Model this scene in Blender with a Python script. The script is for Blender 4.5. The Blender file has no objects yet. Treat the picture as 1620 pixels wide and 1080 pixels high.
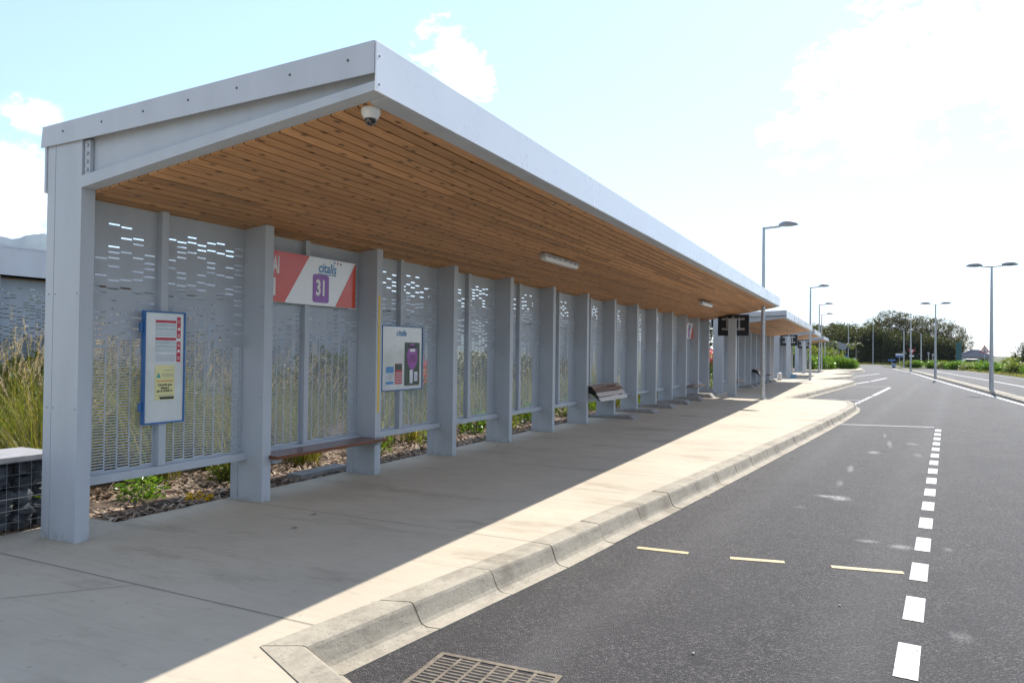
import bpy, math, random
from mathutils import Vector, Matrix
R = math.radians
random.seed(7)
S = bpy.context.scene
COL = S.collection

SUN_E, SKY_S, EXPO = 4.6, .112, .75
CLOUDS_AND_FILL = [(-31.2,22.0,3.9,1.15),(-29.2,20.6,2.4,1.),(-60,14.8,2.2,.8),(-61,9.6,5.5,1.1),(-70,9,9,1.),(1,18.2,7.5,1.),(-4.5,16.2,4.2,.8),(6.5,20.,8.,1.),(14,16,9,.9),(175,32,34,.9),(120,34,30,.9),(-125,36,28,.9),(70,30,24,.8)]  # banks behind the camera are unseen, added as fill light for shaded faces
CLOUD_C = (9.,9.2,9.6)
VEIL = (1.5,2.2,3.25)
# ------------------------------------------------------------------ helpers
class MB:
    """collects geometry and links it as ONE mesh object"""
    def __init__(s): s.v = []; s.f = []; s.m = []; s.c = None; s.cur = 0; s.shade = []; s.sm = False
    def face(s, pts):
        n = len(s.v); s.v += [tuple(p) for p in pts]; s.f.append(tuple(range(n, n+len(pts)))); s.m.append(s.cur); s.shade.append(s.sm)
    def idx(s, verts, faces):
        n = len(s.v); s.v += [tuple(p) for p in verts]
        for f in faces: s.f.append(tuple(i+n for i in f)); s.m.append(s.cur); s.shade.append(s.sm)
    def hexa(s, p):   # 8 points: bottom 4 ccw, top 4 ccw
        s.idx(p, [(3,2,1,0),(4,5,6,7),(0,1,5,4),(1,2,6,5),(2,3,7,6),(3,0,4,7)])
    def box(s, x0, y0, z0, x1, y1, z1):
        s.hexa([(x0,y0,z0),(x1,y0,z0),(x1,y1,z0),(x0,y1,z0),(x0,y0,z1),(x1,y0,z1),(x1,y1,z1),(x0,y1,z1)])
    def xbox(s, M, hx, hy, hz):
        s.hexa([M @ Vector(q) for q in [(-hx,-hy,-hz),(hx,-hy,-hz),(hx,hy,-hz),(-hx,hy,-hz),(-hx,-hy,hz),(hx,-hy,hz),(hx,hy,hz),(-hx,hy,hz)]])
    def prism(s, poly, a, b, axis='y'):
        """poly in the two other axes, extruded from a to b"""
        def P(u, w, t):
            return {'y':(u,t,w),'z':(u,w,t),'x':(t,u,w)}[axis]
        n = len(poly); vs = [P(u,w,a) for u,w in poly]+[P(u,w,b) for u,w in poly]
        fs = [tuple(range(n)), tuple(range(2*n-1,n-1,-1))]
        fs += [(i,i+n,(i+1)%n+n,(i+1)%n) for i in range(n)]
        s.idx(vs, fs)
    def tube(s, pts, r, n=8, cap=True):
        pts = [Vector(p) for p in pts]; rs = r if isinstance(r,(list,tuple)) else [r]*len(pts)
        vs = []; fs = []
        up = None
        for i,p in enumerate(pts):
            d = (pts[min(i+1,len(pts)-1)]-pts[max(i-1,0)])
            d = d.normalized() if d.length > 1e-9 else Vector((0,0,1))
            if up is None or abs(up.dot(d)) > .95: up = Vector((0,0,1)) if abs(d.z) < .9 else Vector((1,0,0))
            a = d.cross(up).normalized(); b = d.cross(a).normalized(); up = a.cross(d).normalized()
            for k in range(n):
                t = 2*math.pi*k/n; vs.append(p+(a*math.cos(t)+b*math.sin(t))*rs[i])
        for i in range(len(pts)-1):
            for k in range(n): fs.append((i*n+k, i*n+(k+1)%n, (i+1)*n+(k+1)%n, (i+1)*n+k))
        o = s.sm; s.sm = n > 5; s.idx(vs, fs); s.sm = o
        if cap:
            s.idx(vs[:n], [tuple(range(n-1,-1,-1))]); s.idx(vs[-n:], [tuple(range(n))])
    def lathe(s, prof, c=(0,0,0), n=20):
        vs = []; fs = []
        for r,z in prof:
            for k in range(n):
                t = 2*math.pi*k/n; vs.append((c[0]+r*math.cos(t), c[1]+r*math.sin(t), c[2]+z))
        for i in range(len(prof)-1):
            for k in range(n): fs.append((i*n+k, i*n+(k+1)%n, (i+1)*n+(k+1)%n, (i+1)*n+k))
        o = s.sm; s.sm = True; s.idx(vs, fs); s.sm = o
    def blob(s, c, r, seed=0, j=.18, n=8, mm=6):
        """irregular stone / lump"""
        rn = random.Random(seed); vs = []; fs = []
        for i in range(mm+1):
            ph = math.pi*i/mm
            for k in range(n):
                t = 2*math.pi*k/n; q = 1+rn.uniform(-j,j)
                if i in (0,mm): q = 1
                vs.append((c[0]+r[0]*q*math.sin(ph)*math.cos(t), c[1]+r[1]*q*math.sin(ph)*math.sin(t), c[2]+r[2]*q*math.cos(ph)))
        for i in range(mm):
            for k in range(n): fs.append((i*n+k, (i+1)*n+k, (i+1)*n+(k+1)%n, i*n+(k+1)%n))
        s.idx(vs, fs)
    def mesh(s, name, mats):
        me = bpy.data.meshes.new(name); me.from_pydata(s.v, [], s.f)
        for m in (mats if isinstance(mats,(list,tuple)) else [mats]): me.materials.append(m)
        me.polygons.foreach_set('material_index', s.m); me.polygons.foreach_set('use_smooth', s.shade)
        if s.c is not None:
            at = me.color_attributes.new('tint','FLOAT_COLOR','POINT')
            flat = []
            for c in s.c: flat += [c,c,c,1]
            at.data.foreach_set('color', flat)
        me.update(); return me
    def build(s, name, mats, parent=None, loc=None, bevel=0):
        return link(name, s.mesh(name, mats), parent, loc, bevel)

def link(name, me, parent=None, loc=None, bevel=0):
    o = bpy.data.objects.new(name, me); COL.objects.link(o)
    if parent: o.parent = parent
    if loc: o.location = loc
    if bevel:
        b = o.modifiers.new('bevel','BEVEL'); b.width = bevel; b.segments = 2; b.limit_method = 'ANGLE'; b.angle_limit = R(40)
    return o
def empty(name, loc=(0,0,0), rz=0, scale=(1,1,1)):
    o = bpy.data.objects.new(name, None); COL.objects.link(o); o.location = loc; o.rotation_euler = (0,0,rz); o.scale = scale
    o.empty_display_size = .2; return o
def tag(o, label=None, cat=None, group=None, kind=None):
    if label: o['label'] = label
    if cat: o['category'] = cat
    if group: o['group'] = group
    if kind: o['kind'] = kind
    return o
def struct(name, mb, mats, kind='structure'):
    o = mb.build(name, mats); o['kind'] = kind; return o
def copy_tree(o, parent=None):
    c = o.copy(); COL.objects.link(c)
    for k in ('label','group'):
        if parent is None and k in c: del c[k]
    if parent: c.parent = parent; c.matrix_parent_inverse = o.matrix_parent_inverse.copy()
    for ch in list(o.children): copy_tree(ch, c)
    return c
_txt = {}
def text_mesh(txt, size=1, shear=0, bold=0, align='CENTER', sx=1, depth=.0008):
    cu = bpy.data.curves.new('lettering','FONT'); cu.body = txt; cu.size = size; cu.shear = shear; cu.offset = bold
    cu.align_x = align; cu.align_y = 'CENTER'; cu.extrude = depth; cu.resolution_u = 3
    o = bpy.data.objects.new('lettering', cu); COL.objects.link(o)
    dg = bpy.context.evaluated_depsgraph_get(); dg.update()
    me = bpy.data.meshes.new_from_object(o.evaluated_get(dg))
    bpy.data.objects.remove(o); bpy.data.curves.remove(cu)
    for v in me.vertices: v.co.x *= sx
    return me
def wall_text(txt, x, y, z, size, m, parent, name='lettering', **k):
    """text on a plane facing +X, reading along +Y"""
    me = text_mesh(txt, size, **k); me.materials.clear(); me.materials.append(m)
    for v in me.vertices: v.co = Vector((v.co.z, v.co.x, v.co.y))
    return link(name, me, parent, (x,y,z))

# ------------------------------------------------------------------ materials
def nodes(name):
    m = bpy.data.materials.new(name); m.use_nodes = True; nt = m.node_tree
    return m, nt, nt.nodes['Principled BSDF']
def nd(nt, t, **k):
    n = nt.nodes.new(t)
    for a,b in k.items():
        if a.startswith('i_'): n.inputs[a[2:].replace('_',' ')].default_value = b
        else: setattr(n,a,b)
    return n
def L(nt, a, b): nt.links.new(a, b)
def ramp(nt, fac, stops):
    r = nt.nodes.new('ShaderNodeValToRGB'); e = r.color_ramp.elements
    while len(e) < len(stops): e.new(.5)
    for i,(p,c) in enumerate(stops): e[i].position = p; e[i].color = (c if len(c)==4 else (*c,1)) if isinstance(c,(tuple,list)) else (c,c,c,1)
    L(nt, fac, r.inputs[0]); return r.outputs[0]
def noise(nt, vec, scale, detail=4, rough=.55, sc=None):
    if sc:
        mp = nd(nt,'ShaderNodeMapping'); mp.inputs['Scale'].default_value = sc; L(nt,vec,mp.inputs[0]); vec = mp.outputs[0]
    n = nd(nt,'ShaderNodeTexNoise',i_Scale=scale,i_Detail=detail,i_Roughness=rough); L(nt,vec,n.inputs['Vector']); return n.outputs['Fac']
def mix(nt, fac, a, b, mode='MIX'):
    n = nt.nodes.new('ShaderNodeMix'); n.data_type = 'RGBA'; n.blend_type = mode
    for s_, v in ((n.inputs[0],fac),(n.inputs[6],a),(n.inputs[7],b)):
        if hasattr(v,'is_output') or isinstance(v, bpy.types.NodeSocket): L(nt,v,s_)
        elif isinstance(v,(int,float)): s_.default_value = v if s_.type=='VALUE' else (v,v,v,1)
        else: s_.default_value = (*v,1)
    return n.outputs[2]
def mth(nt, op, a, b=0.0, c=0.0):
    n = nt.nodes.new('ShaderNodeMath'); n.operation = op
    for i,v in enumerate((a,b,c)):
        if isinstance(v,(int,float)): n.inputs[i].default_value = v
        else: L(nt,v,n.inputs[i])
    return n.outputs[0]
def bump(nt, b, h, strength, dist):
    n = nd(nt,'ShaderNodeBump',i_Strength=strength,i_Distance=dist); L(nt,h,n.inputs['Height']); L(nt,n.outputs[0],b.inputs['Normal'])
def pos(nt): return nt.nodes.new('ShaderNodeNewGeometry').outputs['Position']
def objco(nt): return nt.nodes.new('ShaderNodeTexCoord').outputs['Object']

def plain(name, c, rough=.5, metal=0, spec=.5, var=.06, scale=6, bmp=0, coat=0):
    m, nt, b = nodes(name); b.inputs['Roughness'].default_value = rough; b.inputs['Metallic'].default_value = metal
    b.inputs['Specular IOR Level'].default_value = spec; b.inputs['Coat Weight'].default_value = coat
    n = noise(nt, pos(nt), scale, 5)
    dk = tuple(x*(1-var*1.6) for x in c); lt = tuple(min(1,x*(1+var)) for x in c)
    L(nt, ramp(nt, n, [(.3,dk),(.7,lt)]), b.inputs['Base Color'])
    L(nt, ramp(nt, n, [(.3,max(0,rough-.06)),(.7,min(1,rough+.06))]), b.inputs['Roughness'])
    if bmp: bump(nt, b, noise(nt,pos(nt),scale*8,4), .5, bmp)
    return m

def metal_paint(name, c, rough=.38):
    """satin powder coat with faint runs, dust and handling marks"""
    m, nt, b = nodes(name); p = pos(nt)
    a = noise(nt, p, 3, 5, .6, (1,1,.25)); g = noise(nt, p, 45, 3, .6)
    col = ramp(nt, a, [(.25,tuple(x*.88 for x in c)),(.75,tuple(x*1.05 for x in c))])
    col = mix(nt, mth(nt,'MULTIPLY',ramp(nt,g,[(.62,0.),(.72,1.)]),.12), col, tuple(x*.7 for x in c))
    # splash dirt near the foot
    sp = nd(nt,'ShaderNodeSeparateXYZ'); L(nt,p,sp.inputs[0])
    d = mth(nt,'MULTIPLY',ramp(nt,sp.outputs[2],[(.0,1.),(.09,0.)]), ramp(nt,noise(nt,p,14,4),[(.4,0.),(.65,1.)]))
    col = mix(nt, mth(nt,'MULTIPLY',d,.5), col, (.2,.19,.17))
    L(nt, col, b.inputs['Base Color']); L(nt, ramp(nt,a,[(.2,rough-.06),(.8,rough+.1)]), b.inputs['Roughness'])
    b.inputs['Metallic'].default_value = 0; b.inputs['Specular IOR Level'].default_value = .5
    bump(nt, b, noise(nt,p,2.2,2), .12, .02)
    return m
M = {}
M['paint'] = metal_paint('grey_painted_metal', (.46,.493,.532))
M['panel'] = metal_paint('grey_perforated_metal', (.44,.475,.515), .42)
M['roofsheet'] = metal_paint('light_grey_sheet', (.5,.53,.575), .34)
M['fascia'] = plain('pale_aluminium_fascia', (.88,.89,.91), .3, 0, var=.025, scale=1.5)
M['bolt'] = plain('dark_screw_heads', (.12,.12,.125), .45, .7)
M['galv'] = plain('galvanised_steel', (.48,.49,.5), .42, .6, var=.15, scale=12)
M['black'] = plain('black_casing', (.012,.013,.018), .45)
M['white'] = plain('white_enamel', (.8,.8,.78), .35, var=.03)
M['plastic'] = plain('white_plastic', (.72,.72,.7), .3, var=.03)
M['blue'] = plain('blue_frame_paint', (.035,.14,.36), .35)
M['paper'] = plain('white_paper_behind_glass', (.66,.69,.68), .12, var=.04, coat=.6)
M['sheetw'] = plain('printed_white_sheet', (.68,.72,.75), .3)
M['notice'] = plain('yellow_notice', (.72,.68,.33), .35, var=.04)
M['redsign'] = plain('red_sign_film', (.68,.075,.035), .15, var=.03)
M['signwhite'] = plain('white_sign_face', (.86,.88,.89), .15, var=.02)
M['purple'] = plain('purple_badge', (.3,.1,.42), .3)
M['purple2'] = plain('magenta_print', (.32,.06,.36), .3)
M['redtab'] = plain('red_print', (.5,.03,.06), .35)
M['teal'] = plain('teal_print', (.05,.33,.3), .4)
M['bluetxt'] = plain('blue_print', (.07,.27,.55), .4)
M['ink'] = plain('black_print', (.03,.03,.03), .5)
M['whitetxt'] = plain('white_print', (.85,.85,.85), .4)
M['darkgreen'] = plain('dark_green_print', (.03,.06,.04), .35)
M['yellowtape'] = plain('yellow_film', (.75,.5,.05), .4)
M['orange'] = plain('orange_print', (.7,.2,.03), .4)
M['dome'] = plain('smoked_dome', (.015,.015,.018), .06, coat=1)
M['diffuser'] = plain('clear_ribbed_diffuser', (.75,.76,.76), .18, var=.02)
M['bin'] = plain('pale_bin_metal', (.62,.62,.6), .4)
M['crate'] = plain('blue_plastic', (.18,.32,.5), .4)
M['footing'] = plain('rough_concrete_foot', (.31,.3,.285), .85, var=.15, scale=9, bmp=.003)
M['darkroof'] = plain('dark_slate_roof', (.05,.06,.085), .95, spec=.05)
M['render'] = plain('pale_render', (.5,.49,.47), .7)
M['carpaint'] = plain('pale_car_paint', (.5,.52,.55), .35)
M['glass'] = plain('dark_glass', (.02,.025,.03), .08)
M['signblue'] = plain('blue_traffic_sign', (.12,.2,.5), .4)
M['tealtotem'] = plain('teal_totem_face', (.03,.11,.12), .4)
M['signback'] = plain('grey_sign_back', (.30,.315,.335), .55, .2)
M['stone'] = plain('gabion_stone', (.075,.08,.09), .9, var=.5, scale=7, bmp=.006)
M['slab'] = plain('grey_slab_top', (.33,.32,.32), .7, var=.12, scale=10, bmp=.002)
M['bark'] = plain('bark', (.11,.085,.06), .9, var=.3, scale=8, bmp=.01)
M['palmbark'] = plain('palm_bark', (.18,.16,.13), .9, var=.3, scale=8)
M['chip'] = None

def wood_boards(name, c, attr=True, sc=(14,1.1,14), knots=True, rough=.55):
    m, nt, b = nodes(name); p = objco(nt)
    g = noise(nt, p, 2.2, 6, .62, sc); w = noise(nt, p, 9, 3, .5, (sc[0]*.6,sc[1]*.5,sc[2]*.6))
    col = ramp(nt, g, [(.2,tuple(x*.66 for x in c)),(.5,c),(.8,tuple(min(1,x*1.22) for x in c))])
    col = mix(nt, mth(nt,'MULTIPLY',ramp(nt,w,[(.55,0.),(.68,1.)]),.28), col, tuple(x*.55 for x in c))
    if knots:
        mp = nd(nt,'ShaderNodeMapping'); mp.inputs['Scale'].default_value = (5.5,2.8,1.); L(nt,p,mp.inputs[0])
        vo = nd(nt,'ShaderNodeTexVoronoi',i_Scale=1.0,i_Randomness=1.0); vo.voronoi_dimensions = '2D'; L(nt,mp.outputs[0],vo.inputs['Vector'])
        k = ramp(nt, vo.outputs['Distance'], [(.045,1.),(.075,.6),(.14,0.)])
        col = mix(nt, mth(nt,'MULTIPLY',k,.85), col, tuple(x*.16 for x in c))
    if attr:
        at = nd(nt,'ShaderNodeAttribute',attribute_name='tint')
        col = mix(nt, 1, col, at.outputs['Color'], 'MULTIPLY')
    L(nt,col,b.inputs['Base Color']); b.inputs['Roughness'].default_value = rough
    b.inputs['Specular IOR Level'].default_value = .35
    bump(nt,b,g,.35,.002)
    return m
M['soffit'] = wood_boards('pine_soffit_boards', (.54,.285,.125))
M['bench'] = wood_boards('varnished_bench_wood', (.17,.06,.028), False, (20,1.5,20), False, .22)
M['perch'] = wood_boards('weathered_slat_wood', (.24,.15,.11), False, (20,1.5,20), False, .3)

M['perch_lit'] = wood_boards('lit_slat_wood', (.62,.58,.53), False, (20,1.5,20), False, .25)  # lower slats: paler copy of the slat wood, bright light put into its colour
def concrete(name, c, stain=1.0):
    m, nt, b = nodes(name); p = pos(nt)
    big = noise(nt,p,.55,6,.6); mid = noise(nt,p,3.2,6,.65); brush = noise(nt,p,7,5,.6,(.35,3.,1.)); fine = noise(nt,p,160,2,.5)
    col = ramp(nt,big,[(.3,tuple(x*.86 for x in c)),(.7,tuple(x*1.05 for x in c))])
    col = mix(nt, mth(nt,'MULTIPLY',ramp(nt,mid,[(.45,0.),(.75,1.)]),.3*stain), col, tuple(x*.68 for x in c))
    col = mix(nt, mth(nt,'MULTIPLY',ramp(nt,brush,[(.48,0.),(.68,1.)]),.3), col, (c[0]*.74,c[1]*.72,c[2]*.68))
    gv_ = nd(nt,'ShaderNodeTexVoronoi',i_Scale=2.3); gv_.voronoi_dimensions='2D'; L(nt,p,gv_.inputs['Vector'])
    col = mix(nt, mth(nt,'MULTIPLY',ramp(nt,gv_.outputs['Distance'],[(.025,1.),(.04,0.)]),.22), col, (.12,.11,.1))
    st = mth(nt,'MULTIPLY',ramp(nt,noise(nt,p,1.1,5,.7,(.5,1.5,1)),[(.54,0.),(.7,1.)]), .5*stain)
    col = mix(nt, st, col, (c[0]*.42,c[1]*.38,c[2]*.33))
    col = mix(nt, mth(nt,'MULTIPLY',ramp(nt,fine,[(.6,0.),(.75,1.)]),.18), col, tuple(x*.5 for x in c))
    L(nt,col,b.inputs['Base Color']); b.inputs['Roughness'].default_value = .82; b.inputs['Specular IOR Level'].default_value = .25
    hh = mth(nt,'ADD',mth(nt,'MULTIPLY',brush,.6),mth(nt,'MULTIPLY',fine,.4)); bump(nt,b,hh,.35,.004)
    return m
M['pave'] = concrete('broomed_concrete', (.53,.455,.35))
def kerb_mat():
    m = concrete('kerb_concrete', (.42,.37,.29), 1.5); nt = m.node_tree; b = nt.nodes['Principled BSDF']; p = pos(nt)
    old = b.inputs['Base Color'].links[0].from_socket
    pit = ramp(nt,noise(nt,p,55,4,.6),[(.62,0.),(.68,1.)]); grime = ramp(nt,noise(nt,p,5,7,.75,(1,.6,2)),[(.46,0.),(.62,1.)])
    col = mix(nt, mth(nt,'MULTIPLY',grime,.5), old, (.2,.175,.14)); col = mix(nt, mth(nt,'MULTIPLY',pit,.3), col, (.1,.09,.075))
    L(nt,col,b.inputs['Base Color']); bump(nt,b,mth(nt,'SUBTRACT',noise(nt,p,30,6,.7),mth(nt,'MULTIPLY',pit,.6)),.6,.008)
    return m
M['kerb'] = kerb_mat()
M['void'] = plain('dark_roof_void', (.012,.01,.009), .95)
M['joint'] = plain('joint_shadow_gap', (.07,.065,.06), .9)

def asphalt(name):
    m, nt, b = nodes(name); p = pos(nt)
    vo = nd(nt,'ShaderNodeTexVoronoi',i_Scale=95.0); vo.voronoi_dimensions='2D'; L(nt,p,vo.inputs['Vector'])
    v2 = nd(nt,'ShaderNodeTexVoronoi',i_Scale=260.0); v2.voronoi_dimensions='2D'; L(nt,p,v2.inputs['Vector'])
    sep = nd(nt,'ShaderNodeSeparateColor'); L(nt,vo.outputs['Color'],sep.inputs[0])
    agg = ramp(nt, sep.outputs[0], [(.0,(.009,.0075,.008)),(.4,(.026,.022,.0225)),(.68,(.07,.06,.059)),(.88,(.15,.13,.126)),(1.,(.24,.21,.2))])
    edge = ramp(nt, vo.outputs['Distance'], [(.22,0.),(.55,1.)])
    agg = mix(nt, mth(nt,'MULTIPLY',edge,.8), agg, (.016,.0145,.015))
    s2 = nd(nt,'ShaderNodeSeparateColor'); L(nt,v2.outputs['Color'],s2.inputs[0])
    agg = mix(nt, 1, agg, ramp(nt,s2.outputs[1],[(0.,(.6,.6,.6)),(1.,(1.4,1.4,1.4))]), 'MULTIPLY')
    big = noise(nt,p,.5,5,.6,(1,.35,1)); mid = noise(nt,p,2.6,6,.7)
    col = mix(nt, mth(nt,'MULTIPLY',ramp(nt,big,[(.35,0.),(.7,1.)]),.35), agg, (.07,.064,.062))
    col = mix(nt, mth(nt,'MULTIPLY',ramp(nt,mid,[(.35,1.),(.58,0.)]),.5), col, (.024,.021,.022))
    col = mix(nt, mth(nt,'MULTIPLY',ramp(nt,noise(nt,p,1.3,4,.6,(1.6,.25,1)),[(.55,0.),(.75,1.)]),.35), col, (.02,.018,.018))
    # polished wheel tracks along the bay, darker oil drips between them
    sp = nd(nt,'ShaderNodeSeparateXYZ'); L(nt,p,sp.inputs[0])
    u = mth(nt,'SUBTRACT',sp.outputs[0],mth(nt,'MULTIPLY',sp.outputs[1],.09))
    for uc,wd,a in ((-2.05,.32,.3),(-.55,.34,.3),(1.6,.4,.22),(3.2,.4,.22)):
        d = mth(nt,'ABSOLUTE',mth(nt,'SUBTRACT',u,uc))
        t = mth(nt,'MULTIPLY',ramp(nt,mth(nt,'DIVIDE',d,wd),[(.2,1.),(1.,0.)]),ramp(nt,noise(nt,p,1.4,5,.7,(2,.3,1)),[(.3,.2),(.65,1.)]))
        col = mix(nt, mth(nt,'MULTIPLY',t,a), col, (.105,.1,.098))
    d = mth(nt,'ABSOLUTE',mth(nt,'SUBTRACT',u,-1.25))
    t = mth(nt,'MULTIPLY',ramp(nt,d,[(.1,1.),(.5,0.)]),ramp(nt,noise(nt,p,2.6,6,.75),[(.53,0.),(.63,1.)]))
    col = mix(nt, mth(nt,'MULTIPLY',t,.75), col, (.012,.011,.011))
    # chalky scuffs with a shape of their own
    for (sx,sy,rx,ry,a) in [(-.36,9.8,.25,.32,1.),(-.52,9.85,.26,.16,.9),(-.04,7.68,.2,.11,.75),(.24,7.6,.2,.17,.85),(-.4,10.9,.09,.5,.5),(-.3,12.4,.1,.8,.6),(.02,14.7,.2,.5,.75),(.3,16.3,.09,1.3,.6),(.24,17.9,.06,.9,.5),(.7,16.5,.2,.5,.4),(.72,14.7,.14,.5,.4),(-.75,9.0,.1,.2,.4),(.62,7.7,.09,.14,.4),(.5,5.35,.14,.2,.4),(3.1,17.,.8,.18,.35)]:
        mp = nd(nt,'ShaderNodeMapping'); mp.inputs['Location'].default_value=(-sx/rx,-sy/ry,0); mp.inputs['Scale'].default_value=(1/rx,1/ry,0); L(nt,p,mp.inputs[0])
        ln = nd(nt,'ShaderNodeVectorMath',operation='LENGTH'); L(nt,mp.outputs[0],ln.inputs[0])
        msk = mth(nt,'MAXIMUM',mth(nt,'SUBTRACT',1.25,ln.outputs['Value']),0.)
        br = mth(nt,'ADD',mth(nt,'MULTIPLY',noise(nt,p,9,7,.8),.75),mth(nt,'MULTIPLY',sep.outputs[1],.28))
        msk = mth(nt,'MULTIPLY',ramp(nt,mth(nt,'MULTIPLY',msk,br),[(.34,0.),(.72,1.)]),a)
        col = mix(nt, mth(nt,'MULTIPLY',msk,.75), col, (.5,.48,.455))
    L(nt,col,b.inputs['Base Color']); b.inputs['Roughness'].default_value = .74; b.inputs['Specular IOR Level'].default_value = .36
    h = mth(nt,'ADD',mth(nt,'SUBTRACT',1.,vo.outputs['Distance']),mth(nt,'MULTIPLY',s2.outputs[0],.4)); bump(nt,b,h,.7,.008)
    return m
M['asphalt'] = asphalt('asphalt')

def road_paint(name, c, wear):
    m, nt, b = nodes(name); p = pos(nt)
    vo = nd(nt,'ShaderNodeTexVoronoi',i_Scale=95.0); vo.voronoi_dimensions='2D'; L(nt,p,vo.inputs['Vector'])
    w = mth(nt,'MAXIMUM',mth(nt,'MULTIPLY',ramp(nt,vo.outputs['Distance'],[(.4,0.),(.6,1.)]), ramp(nt,noise(nt,p,6,5,.7),[(.35,.35),(.65,1.)])),mth(nt,'MULTIPLY',ramp(nt,noise(nt,p,11,7,.8),[(.55,0.),(.68,1.)]),.75))
    L(nt, mix(nt, mth(nt,'MULTIPLY',w,wear), c, (.07,.065,.062)), b.inputs['Base Color']); b.inputs['Roughness'].default_value=.6
    bump(nt,b,vo.outputs['Distance'],.3,.004)
    return m
M['roadwhite'] = road_paint('white_road_paint', (.62,.61,.585), 1.)
M['roadyellow'] = road_paint('yellow_road_paint', (.62,.47,.22), 1.)

def leaf(name, cols, tr=.45, rough=.45):
    m, nt, b = nodes(name)
    g = nt.nodes.new('ShaderNodeNewGeometry')
    st = [(i/(len(cols)-1) if len(cols)>1 else 0, c) for i,c in enumerate(cols)]
    col = ramp(nt, g.outputs['Random Per Island'], st)
    big = noise(nt, g.outputs['Position'], .9, 3)
    col = mix(nt, 1, col, ramp(nt,big,[(.3,(.72,.74,.72)),(.7,(1.15,1.12,1.05))]), 'MULTIPLY')
    L(nt,col,b.inputs['Base Color']); b.inputs['Roughness'].default_value=rough; b.inputs['Specular IOR Level'].default_value=.35
    t = nt.nodes.new('ShaderNodeBsdfTranslucent')
    L(nt, mix(nt,1,col,(1.5,1.55,.7),'MULTIPLY'), t.inputs['Color'])
    mx = nt.nodes.new('ShaderNodeMixShader'); mx.inputs[0].default_value = tr
    L(nt,b.outputs[0],mx.inputs[1]); L(nt,t.outputs[0],mx.inputs[2]); L(nt,mx.outputs[0],nt.nodes['Material Output'].inputs[0])
    return m
M['grass'] = leaf('fountain_grass_blades', [(.05,.09,.012),(.14,.17,.025),(.32,.25,.07),(.06,.1,.015),(.36,.27,.11),(.19,.2,.04)], .55)
M['plume'] = leaf('grass_plumes', [(.42,.29,.27),(.6,.48,.45),(.3,.18,.17)], .45)
M['shrubleaf'] = leaf('bright_shrub_leaves', [(.08,.17,.018),(.14,.25,.03),(.2,.3,.05),(.09,.17,.02)], .45, .25)
M['shrubleaf2'] = leaf('yellowish_shrub_leaves', [(.12,.17,.03),(.19,.23,.045),(.24,.25,.07)], .4, .4)
M['treeleaf'] = leaf('tree_leaves', [(.028,.045,.012),(.045,.06,.016),(.06,.065,.022),(.035,.05,.014)], .3)
M['treeleaf2'] = leaf('brown_green_leaves', [(.065,.065,.022),(.1,.085,.03),(.075,.078,.025),(.12,.09,.035)], .35)
M['forest'] = leaf('grove_leaves', [(.05,.07,.016),(.075,.09,.02),(.1,.095,.028),(.045,.06,.016),(.11,.085,.03)], .35)
M['palmleaf'] = leaf('palm_fronds', [(.11,.14,.04),(.16,.18,.07),(.22,.2,.08)], .3, .25)
M['petal'] = leaf('pink_petals', [(.6,.03,.12),(.7,.06,.2),(.5,.02,.06)], .4)
M['petaly'] = leaf('yellow_petals', [(.7,.45,.02),(.6,.35,.02)], .4)
M['chip'] = leaf('bark_chips', [(.3,.2,.14),(.42,.31,.23),(.2,.13,.09),(.5,.4,.31)], .0, .8)
M['soil'] = plain('mulch_soil', (.13,.085,.06), .95, var=.5, scale=22, bmp=.02)
def ground_mat():
    m, nt, b = nodes('dry_grass_ground'); p = pos(nt)
    a = noise(nt,p,.35,6,.7); f = noise(nt,p,14,5,.7)
    col = ramp(nt,a,[(.3,(.07,.085,.025)),(.55,(.13,.125,.05)),(.75,(.2,.165,.09))])
    col = mix(nt, mth(nt,'MULTIPLY',f,.5), col, (.05,.05,.02))
    L(nt,col,b.inputs['Base Color']); b.inputs['Roughness'].default_value=.95; bump(nt,b,f,.8,.05)
    return m
M['ground'] = ground_mat()
M['mountain'] = plain('forested_mountain', (.05,.07,.045), .95, var=.35, scale=.004)

# ------------------------------------------------------------------ camera
f_px, yaw, pit, rol, ch = 1151.407, -.46055333, .01270088, .01170402, 1.59578
fwd = Vector((math.sin(yaw)*math.cos(pit), math.cos(yaw)*math.cos(pit), math.sin(pit)))
rt = Vector((math.cos(yaw), -math.sin(yaw), 0)); up = rt.cross(fwd)
r2 = rt*math.cos(rol)+up*math.sin(rol); u2 = -rt*math.sin(rol)+up*math.cos(rol)
cam = bpy.data.cameras.new('camera'); co = bpy.data.objects.new('camera', cam); COL.objects.link(co)
co.matrix_world = Matrix(((r2.x,u2.x,-fwd.x,0),(r2.y,u2.y,-fwd.y,0),(r2.z,u2.z,-fwd.z,ch),(0,0,0,1)))
cam.sensor_width = 36; cam.sensor_fit = 'HORIZONTAL'; cam.lens = f_px/1620*36; cam.clip_start = .05; cam.clip_end = 30000
S.camera = co

# ------------------------------------------------------------------ setting
RZ = -.16
g = MB(); g.face([(-9000,-9000,-.26),(9000,-9000,-.26),(9000,12000,-.26),(-9000,12000,-.26)]); struct('ground', g, M['ground'])

# carriageway with a bend to the left at its far end
a = MB()
a.face([(-9,-40,RZ),(11.2,-40,RZ),(11.4,60,RZ),(10.9,80,RZ),(9.9,100,RZ),(6,125,RZ),(1,150,RZ),(-9,153,RZ),(-40,158,RZ),(-40,140,RZ),(-9,120,RZ)])
struct('road', a, M['asphalt'])

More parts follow.
